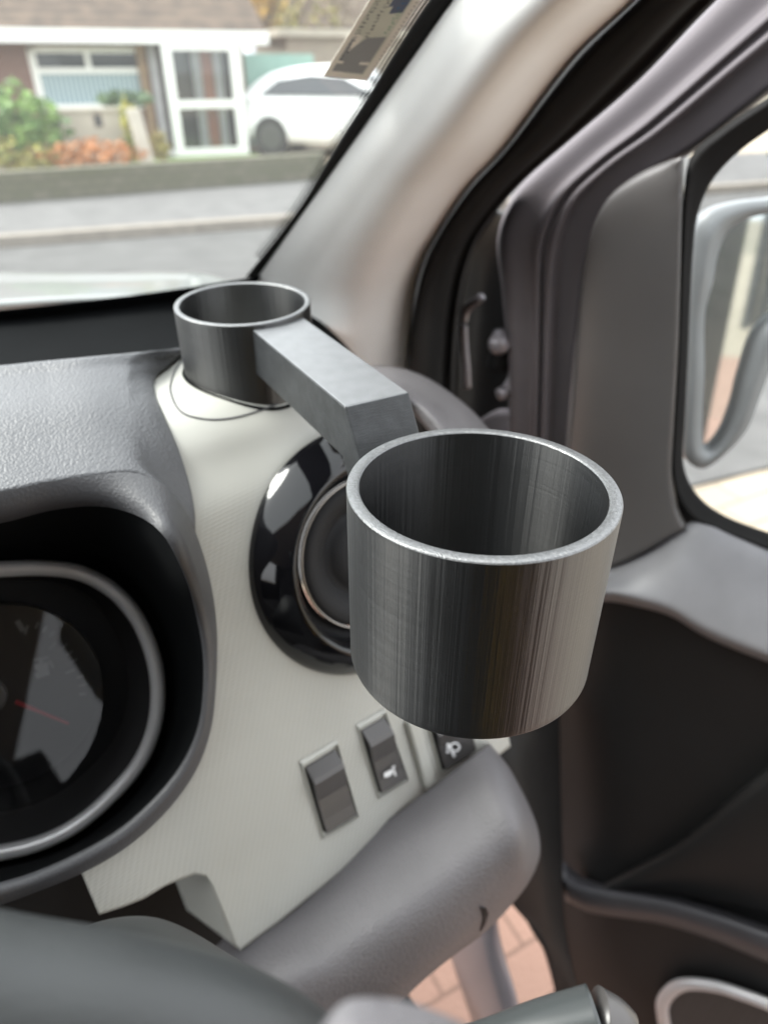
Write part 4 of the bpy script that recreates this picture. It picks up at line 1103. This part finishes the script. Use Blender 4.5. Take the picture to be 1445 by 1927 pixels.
vo = N(t, 'ShaderNodeTexVoronoi'); vo.inputs['Scale'].default_value = 380; vo.inputs['Randomness'].default_value = 0; t.links.new(coords(t), vo.inputs['Vector'])
rp = N(t, 'ShaderNodeValToRGB'); rp.color_ramp.elements[0].color = (.004, .004, .004, 1); rp.color_ramp.elements[1].color = (.05, .05, .05, 1); rp.color_ramp.elements[0].position = .25; rp.color_ramp.elements[1].position = .5
t.links.new(vo.outputs['Distance'], rp.inputs[0]); t.links.new(rp.outputs[0], b.inputs['Base Color'])
sg = [p - DN * .004 for p in ringp]
obj('speaker_grille', sg, [tuple(range(len(sg)))], gm, door, smooth=False, thick=.002)

# door mirror outside
KM = -.16
MN = (DN * .55 + Vector((-.15, -.80, .10))).normalized()
def mpt(u, v, k=0.0): return on_plane(u, v, D3(1360, 600, KM) + MN * k, MN)
mo = [(1500, 366), (1445, 374), (1392, 380), (1340, 394), (1312, 418), (1302, 470), (1297, 560), (1291, 700), (1286, 820), (1290, 866), (1318, 880), (1356, 856), (1400, 806), (1430, 730), (1470, 640), (1560, 560), (1600, 450)]
mi = [(1490, 392), (1445, 402), (1405, 412), (1368, 436), (1350, 480), (1341, 530), (1326, 590), (1325, 700), (1321, 830), (1330, 850), (1345, 853), (1370, 822), (1390, 772), (1408, 704), (1442, 622), (1540, 550), (1570, 460)]
A = catmull([mpt(u, v, 0) for u, v in mo], 90, True); B = align(A, catmull([mpt(u, v, .004) for u, v in mi], 90, True))
ctr = sum(A, Vector()) / 90
bk = [p.lerp(ctr, .25) - MN * .07 for p in A]; bk2 = [p.lerp(ctr, .75) - MN * .095 for p in A]
A2 = [p + MN * .004 - (p - ctr) * .0 for p in A]
Bi = [p - MN * .016 for p in B]
mh = grid('mirror_housing', [bk2, bk, [p - MN * .012 for p in A], [p.lerp(ctr, .01) + MN * .006 for p in A], B, Bi], M['mirror_case'], door, closed=True, thick=0)
obj('mirror_shell', [p for p in bk2], [tuple(range(90))], M['mirror_case'], mh, smooth=False)
mm, t, b = new_mat('mirror glass'); b.inputs['Metallic'].default_value = 1; b.inputs['Roughness'].default_value = .03; b.inputs['Base Color'].default_value = (.62, .66, .67, 1)
mg = [p - MN * .014 for p in B]
obj('mirror_glass', mg, [tuple(range(len(mg)))], mm, mh, smooth=False)

# hinge, check strap and dark pillar between body and door
rows = [[on_x(u, v, .40) for u, v in [(935, 400), (888, 470), (872, 540), (864, 620), (858, 700), (850, 900)]], [on_x(u, v, .43) for u, v in [(965, 410), (925, 485), (908, 560), (903, 630), (900, 700), (895, 900)]], [on_x(u, v, .46) for u, v in [(1010, 420), (985, 510), (978, 580), (977, 640), (976, 700), (975, 900)]]]
G_ = loft('body_pillar', rows, M['door_dark'], van, nu=50, nv=16, thick=.004)
hgm = M['frame']
tube('hinge', [on_x(938, 690, .40), on_x(946, 655, .40), on_x(950, 625, .40)], .012, M['black'], van, n=12, seg=16)
o = tube('hinge_bolt', [on_x(938, 648, .39), on_x(944, 640, .385)], .0105, M['sill'], van, n=4, seg=14)
tube('check_strap', [on_x(938, 742, .39), on_x(955, 735, .40), on_x(972, 715, .41)], lambda s: .006 + .003 * s, M['sill'], van, n=10, seg=10)
tube('aperture_flange', [on_x(905, 560, .385), on_x(880, 580, .385), on_x(872, 600, .385), on_x(872, 640, .385), on_x(876, 690, .385), on_x(878, 730, .385)], .0045, M['sill'], van, n=24, seg=8)
rows = [[on_x(885, 800, .40), on_x(945, 770, .42), on_x(990, 790, .44)], [on_x(890, 860, .40), on_x(945, 860, .42), on_x(995, 860, .44)]]
loft('pillar_foot', rows, M['sill'], van, nu=12, nv=8, thick=.003)
# kick panel below the dash end, floor sill
rows = [[on_x(u, v, x) for (u, v), x in zip([(860, 1330), (930, 1330), (1000, 1320), (1052, 1310)], (.30, .34, .38, .43))], [on_x(u, v, x) for (u, v), x in zip([(880, 1450), (960, 1450), (1010, 1450), (1054, 1450)], (.30, .34, .38, .43))], [on_x(u, v, x) for (u, v), x in zip([(900, 1600), (970, 1600), (1020, 1600), (1058, 1600)], (.30, .34, .38, .43))], [on_x(u, v, x) for (u, v), x in zip([(955, 1692), (985, 1712), (1025, 1735), (1064, 1745)], (.34, .36, .39, .43))],
        [on_x(u, v, x) for (u, v), x in zip([(1012, 1765), (1030, 1790), (1050, 1835), (1095, 1900)], (.38, .39, .41, .44))], [on_x(u, v, x) for (u, v), x in zip([(1047, 1875), (1057, 1895), (1077, 1930), (1115, 1990)], (.41, .42, .43, .45))]]
loft('kick_panel', rows, M['door_dark'], van, nu=20, nv=30, thick=.004)
rows = [[on_x(830, 1690, .34), on_x(900, 1690, .34), on_x(932, 1700, .34)], [on_x(845, 1790, .34), on_x(920, 1780, .33), on_x(942, 1770, .345)], [on_x(880, 1900, .34), on_x(945, 1890, .33), on_x(972, 1880, .345)], [on_x(920, 2020, .34), on_x(985, 2020, .33), on_x(1005, 2010, .345)]]
loft('pillar_base', rows, M['sill'], van, nu=16, nv=20, thick=.004)

# ------------------------------------------------------------------ steering wheel, column, stalk
wc = P(-200, 2350, .24)
path = [P(-420, 1900, .10), P(-200, 1900, .105), P(0, 1925, .11), (P(200, 1950, .115)), P(380, 1990, .12), P(520, 2060, .125), P(640, 2180, .13), P(720, 2400, .14)]
tube('steering_wheel', path, .0150, M['wheel'], van, n=80, seg=24)
rows = [[P(60, 1840, .33), P(200, 1838, .33), P(340, 1850, .33), P(470, 1870, .33)], [P(70, 1800, .31), P(180, 1750, .315), P(310, 1745, .315), P(470, 1830, .31)], [P(90, 1795, .29), P(190, 1736, .295), P(310, 1733, .295), P(485, 1828, .29)], [P(60, 1840, .25), P(190, 1800, .255), P(330, 1795, .255), P(520, 1880, .25)], [P(40, 1950, .22), P(200, 1920, .22), P(350, 1920, .22), P(560, 1980, .22)], [P(40, 2080, .21), P(200, 2060, .21), P(350, 2060, .21), P(580, 2100, .21)]]
loft('column_shroud', rows, M['wheel'], van, nu=40, nv=40, thick=.003)
rows = [[P(560, 2010, .085), P(640, 1890, .085), P(740, 1880, .088), P(850, 1915, .09), P(930, 1960, .094)], [P(560, 2060, .08), P(640, 1960, .08), P(740, 1950, .082), P(850, 1980, .085), P(940, 2040, .088)]]
loft('wheel_spoke', rows, M['cover'], van, nu=24, nv=10, thick=.006)
tube('indicator_stalk', [P(760, 2010, .30), P(900, 1984, .30), P(1020, 1945, .30), P(1110, 1922, .30), P(1122, 1919, .30)], lambda s: .0105 + .003 * s, M['stalk'], van, n=30, seg=20)
tube('stalk_tip', [P(1124, 1919, .30), P(1150, 1926, .30), P(1178, 1942, .30)], lambda s: .0128 - .004 * s, M['switch'], van, n=12, seg=20)

# ------------------------------------------------------------------ bonnet and the rest of the cab
bn0 = [(-1.5, .72), (-.7, .93), (-.1, .84), (.08, .80), (.27, .70)]
rows = [[Vector((x, y + .02, EYE - .218)) for x, y in bn0], [Vector((x, y + .18, EYE - .240)) for x, y in [(-1.48, .78), (-.7, .97), (-.1, .88), (.08, .80), (.26, .72)]], [Vector((x, y + .36, EYE - .272)) for x, y in [(-1.45, .80), (-.7, 1.0), (-.1, .9), (.06, .80), (.22, .72)]], [Vector((x, y + .45, EYE - .40)) for x, y in [(-1.45, .80), (-.7, 1.0), (-.1, .9), (.06, .80), (.23, .72)]]]
loft('bonnet', rows, M['body'], van, nu=40, nv=20, thick=.004)
# roof, back wall, passenger door with window, seats, floor: what the shiny plastic mirrors
Z0 = EYE
box('headliner', (-1.75, -1.5, Z0 + .31), (2.08, 1.48, .04), M['headliner'], van)
box('bulkhead', (-1.75, -1.55, Z0 - 1.15), (2.1, .05, 1.5), M['void'], van)
multi('passenger_door', [box_geo(Vector((-1.78, -1.5, Z0 - 1.15)), X1, Y1, ZZ, .06, 2.1, .88), box_geo(Vector((-1.78, -1.5, Z0 - .27)), X1, Y1, ZZ, .06, .55, .63), box_geo(Vector((-1.78, .18, Z0 - .27)), X1, Y1, ZZ, .06, .30, .30), box_geo(Vector((-1.78, -.95, Z0 + .28)), X1, Y1, ZZ, .06, 1.0, .08)], M['door_dark'], van)
box('cab_floor', (-1.75, -1.5, Z0 - 1.20), (2.0, 2.2, .05), M['carpet'], van)
st_ = multi('driver_seat', [box_geo(Vector((-.62, -.46, Z0 - .82)), X1, Y1, ZZ, .57, .5, .16), box_geo(Vector((-.62, -.56, Z0 - .74)), X1, Vector((0, .97, .24)), Vector((0, -.24, .97)), .57, .13, .78), box_geo(Vector((-.55, -.76, Z0 + .0)), X1, Y1, ZZ, .28, .10, .2)], M['seat'], van, bevel=.04)
box('mustard_reflector', (-.035, -.46, Z0 - .80), (.075, .10, .74), M['olive'], van, bevel=.02)  # unseen mustard block added for the olive stripe mirrored in the cup
ps_ = multi('passenger_seat', [box_geo(Vector((-1.45, -.75, Z0 - .82)), X1, Y1, ZZ, .9, .5, .16), box_geo(Vector((-1.45, -.98, Z0 - .72)), X1, Vector((0, .97, .24)), Vector((0, -.24, .97)), .9, .13, .66)], M['seat'], van, bevel=.04)
box('centre_pillar', (.33, -1.5, Z0 - 1.1), (.07, .72, 1.42), M['black'], van)
#box('roof_rail', (.30, -1.1, Z0 + .29), (.06, 1.02, .08), M['headliner'], van)

# ------------------------------------------------------------------ the sticker on the windscreen
stk = empty('windscreen_sticker', on_screen(650, 140), 'cream bordered printed sticker on the windscreen next to the pillar', 'sticker')
def spt(u, v, k): return on_screen(u, v, .0015 + k)
def squad(name, px, k, mat, par=stk):
    q = [spt(u, v, k) for u, v in px]; n = len(q)
    return obj(name, q, [tuple(range(n))], mat, par, smooth=False, thick=.0002)
cream = plastic('cream paper', (.93, .87, .75), .8, amount=.06); sgrey = plastic('grey print', (.36, .36, .345), .8, amount=.05)
# along-strip coordinates: s across (0 left edge .. 1 right edge), t up the strip
def strip(s, t):
    # bottom edge (608,143)->(690,152); direction up the strip
    b0 = Vector((608, 143)); b1 = Vector((690, 153)); dl = Vector((88, -143)); drr = Vector((112, -168))
    p = b0.lerp(b1, s) + dl.lerp(drr, s) * t * 1.5
    return (p.x, p.y)
def sq(name, s0, s1, t0, t1, k, mat): return squad(name, [strip(s0, t0), strip(s1, t0), strip(s1, t1), strip(s0, t1)], k, mat)
sq('paper', 0, 1, 0, 1, 0, cream)
sq('printed_area', .10, .84, .04, .97, .0004, plastic('pale print ground', (.74, .73, .60), .8, amount=.1))
sq('grey_block', .12, .80, .05, .33, .0008, sgrey)
sq('white_tab', .10, .32, .115, .135, .0011, cream)
sq('white_tab', .60, .80, .115, .135, .0011, cream)
sq('dark_block', .45, .80, .52, .70, .0008, plastic('blue grey print', (.16, .18, .24), .8, amount=.1))
def glyphs(name, s0, s1, t0, t1, n, mat, seed):
    rnd = random.Random(seed); V, F = [], []
    for i in range(n):
        t = t0 + (t1 - t0) * i / n; h = (t1 - t0) / n * .62
        for k in range(4):
            x0 = s0 + (s1 - s0) * rnd.uniform(0, .6); x1 = x0 + (s1 - s0) * rnd.uniform(.15, .4)
            y0 = t + h * rnd.uniform(0, .7); y1 = y0 + h * rnd.uniform(.12, .35)
            q = [spt(*strip(a, b), .0012) for a, b in ((x0, y0), (x1, y0), (x1, y1), (x0, y1))]
            m_ = len(V); V += q; F.append((m_, m_ + 1, m_ + 2, m_ + 3))
    return obj(name, V, F, mat, stk, smooth=False)
ink = plastic('dark ink', (.07, .07, .07), .8, amount=.05)
glyphs('text_line', .12, .24, .14, .95, 26, ink, 1)
glyphs('text_line', .33, .45, .33, .66, 11, ink, 2)
glyphs('text_line', .68, .80, .36, .54, 8, plastic('green ink', (.12, .33, .14), .8, amount=.1), 3)
glyphs('text_line', .62, .82, .55, .95, 12, plastic('blue ink', (.08, .2, .36), .8, amount=.1), 4)

# ------------------------------------------------------------------ the printed cup holder
hold = empty('cup_holder', Vector((REAR.x, REAR.y, EYE - .16)), 'grey 3D printed cup holder adapter with two cups joined by a cranked arm', 'cup holder')
def lathe_cup(name, top, tilt_axis_dir, tilt, prof_segs, seg=160):
    """prof_segs: list of (polyline of (r,z), material slot)"""
    rot = Matrix.Rotation(tilt, 3, tilt_axis_dir)
    V, F, UVv, MI = [], [], [], []
    for pts, mi in prof_segs:
        k0 = len(V); L = 0; last = None
        for (r, z) in pts:
            if last is not None: L += sqrt((r - last[0]) ** 2 + (z - last[1]) ** 2)
            last = (r, z)
            for i in range(seg + 1):
                an = 2 * pi * i / seg
                V.append(top + rot @ Vector((r * cos(an), r * sin(an), z))); UVv.append((an * max(r, .01), L + 0.37 * mi))
        for j in range(len(pts) - 1):
            for i in range(seg):
                a = k0 + j * (seg + 1) + i; b = a + seg + 1
                F.append((a, a + 1, b + 1, b)); MI.append(mi)
    me = bpy.data.meshes.new(name); me.from_pydata([tuple(v) for v in V], [], F); me.update()
    l = me.uv_layers.new(name='UVMap')
    for lp_ in me.loops: l.data[lp_.index].uv = UVv[lp_.vertex_index]
    for p, mi in zip(me.polygons, MI): p.use_smooth = True; p.material_index = mi
    me.materials.append(M['print']); me.materials.append(M['print_lit'])
    o = bpy.data.objects.new(name, me); COL.objects.link(o); o.parent = hold; o.location = -root_loc(hold)
    return o
def cup_profile(R, T, H, floor):
    bev = .0006
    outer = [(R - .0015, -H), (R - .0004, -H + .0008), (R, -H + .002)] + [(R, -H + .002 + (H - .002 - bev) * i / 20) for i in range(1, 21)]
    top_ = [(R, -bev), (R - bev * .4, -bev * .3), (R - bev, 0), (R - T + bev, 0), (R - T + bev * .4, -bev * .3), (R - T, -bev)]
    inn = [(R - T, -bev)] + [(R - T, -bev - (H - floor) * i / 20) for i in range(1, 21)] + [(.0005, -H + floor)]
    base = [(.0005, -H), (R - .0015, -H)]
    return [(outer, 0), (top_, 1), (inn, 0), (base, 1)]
FRONT = P(907, 911, .235); FR = .0463
viewdir = Vector((FRONT.x, FRONT.y, 0)).normalized(); side = viewdir.cross(ZZ)
c1 = lathe_cup('cup', FRONT, side, radians(-1.6), cup_profile(FR, .0044, .0745, .004))
c1['label'] = 'larger front cup with thick rim'
viewdir2 = Vector((REAR.x, REAR.y, 0)).normalized(); side2 = viewdir2.cross(ZZ)
c2 = lathe_cup('cup', REAR, side2, radians(2.2), cup_profile(RR, .0030, .066, .004))
c2['label'] = 'smaller rear cup seated in the dashboard recess'
# arm: top corners read at the rear cup and at the crank
za = REAR.z - .0042
tr_, tl_ = on_z(577, 601, za), on_z(470, 617, za)
fr_, fl_ = on_z(769, 737, za), on_z(648, 765, za)
dirA = ((fl_ - tl_) + (fr_ - tr_)).normalized()
tl_ = tl_ - dirA * .006; tr_ = tr_ - dirA * .006
th = .0245
down = Vector((0, 0, -1))
dB = (dirA * .55 + down * .835).normalized()        # the crank slopes down to the front cup
ln = .045
ntop = [tl_, tr_, fr_, fl_]
# lower corner of the crank: where the underside of arm meets the back of the crank
nb = Vector((0, 0, -th))
perp = (dirA * .835 - down * -.0).normalized()
back_off = th * (1 - .55) / .835
fl_b = fl_ + nb - dirA * (back_off * .30); fr_b = fr_ + nb - dirA * (back_off * .30)
V = [tl_, tr_, fr_, fl_, tl_ + nb, tr_ + nb, fr_b, fl_b, fl_ + dB * ln, fr_ + dB * ln, fl_b + dB * (ln - .004), fr_b + dB * (ln - .004)]
F = [(0, 3, 2, 1), (4, 5, 6, 7), (0, 4, 7, 3), (1, 2, 6, 5), (0, 1, 5, 4), (3, 8, 9, 2), (7, 6, 11, 10), (3, 7, 10, 8), (2, 9, 11, 6), (8, 10, 11, 9)]
arm = obj('arm', V, F, [M['arm'], M['arm_lit']], hold, smooth=False, bevel=.0009)
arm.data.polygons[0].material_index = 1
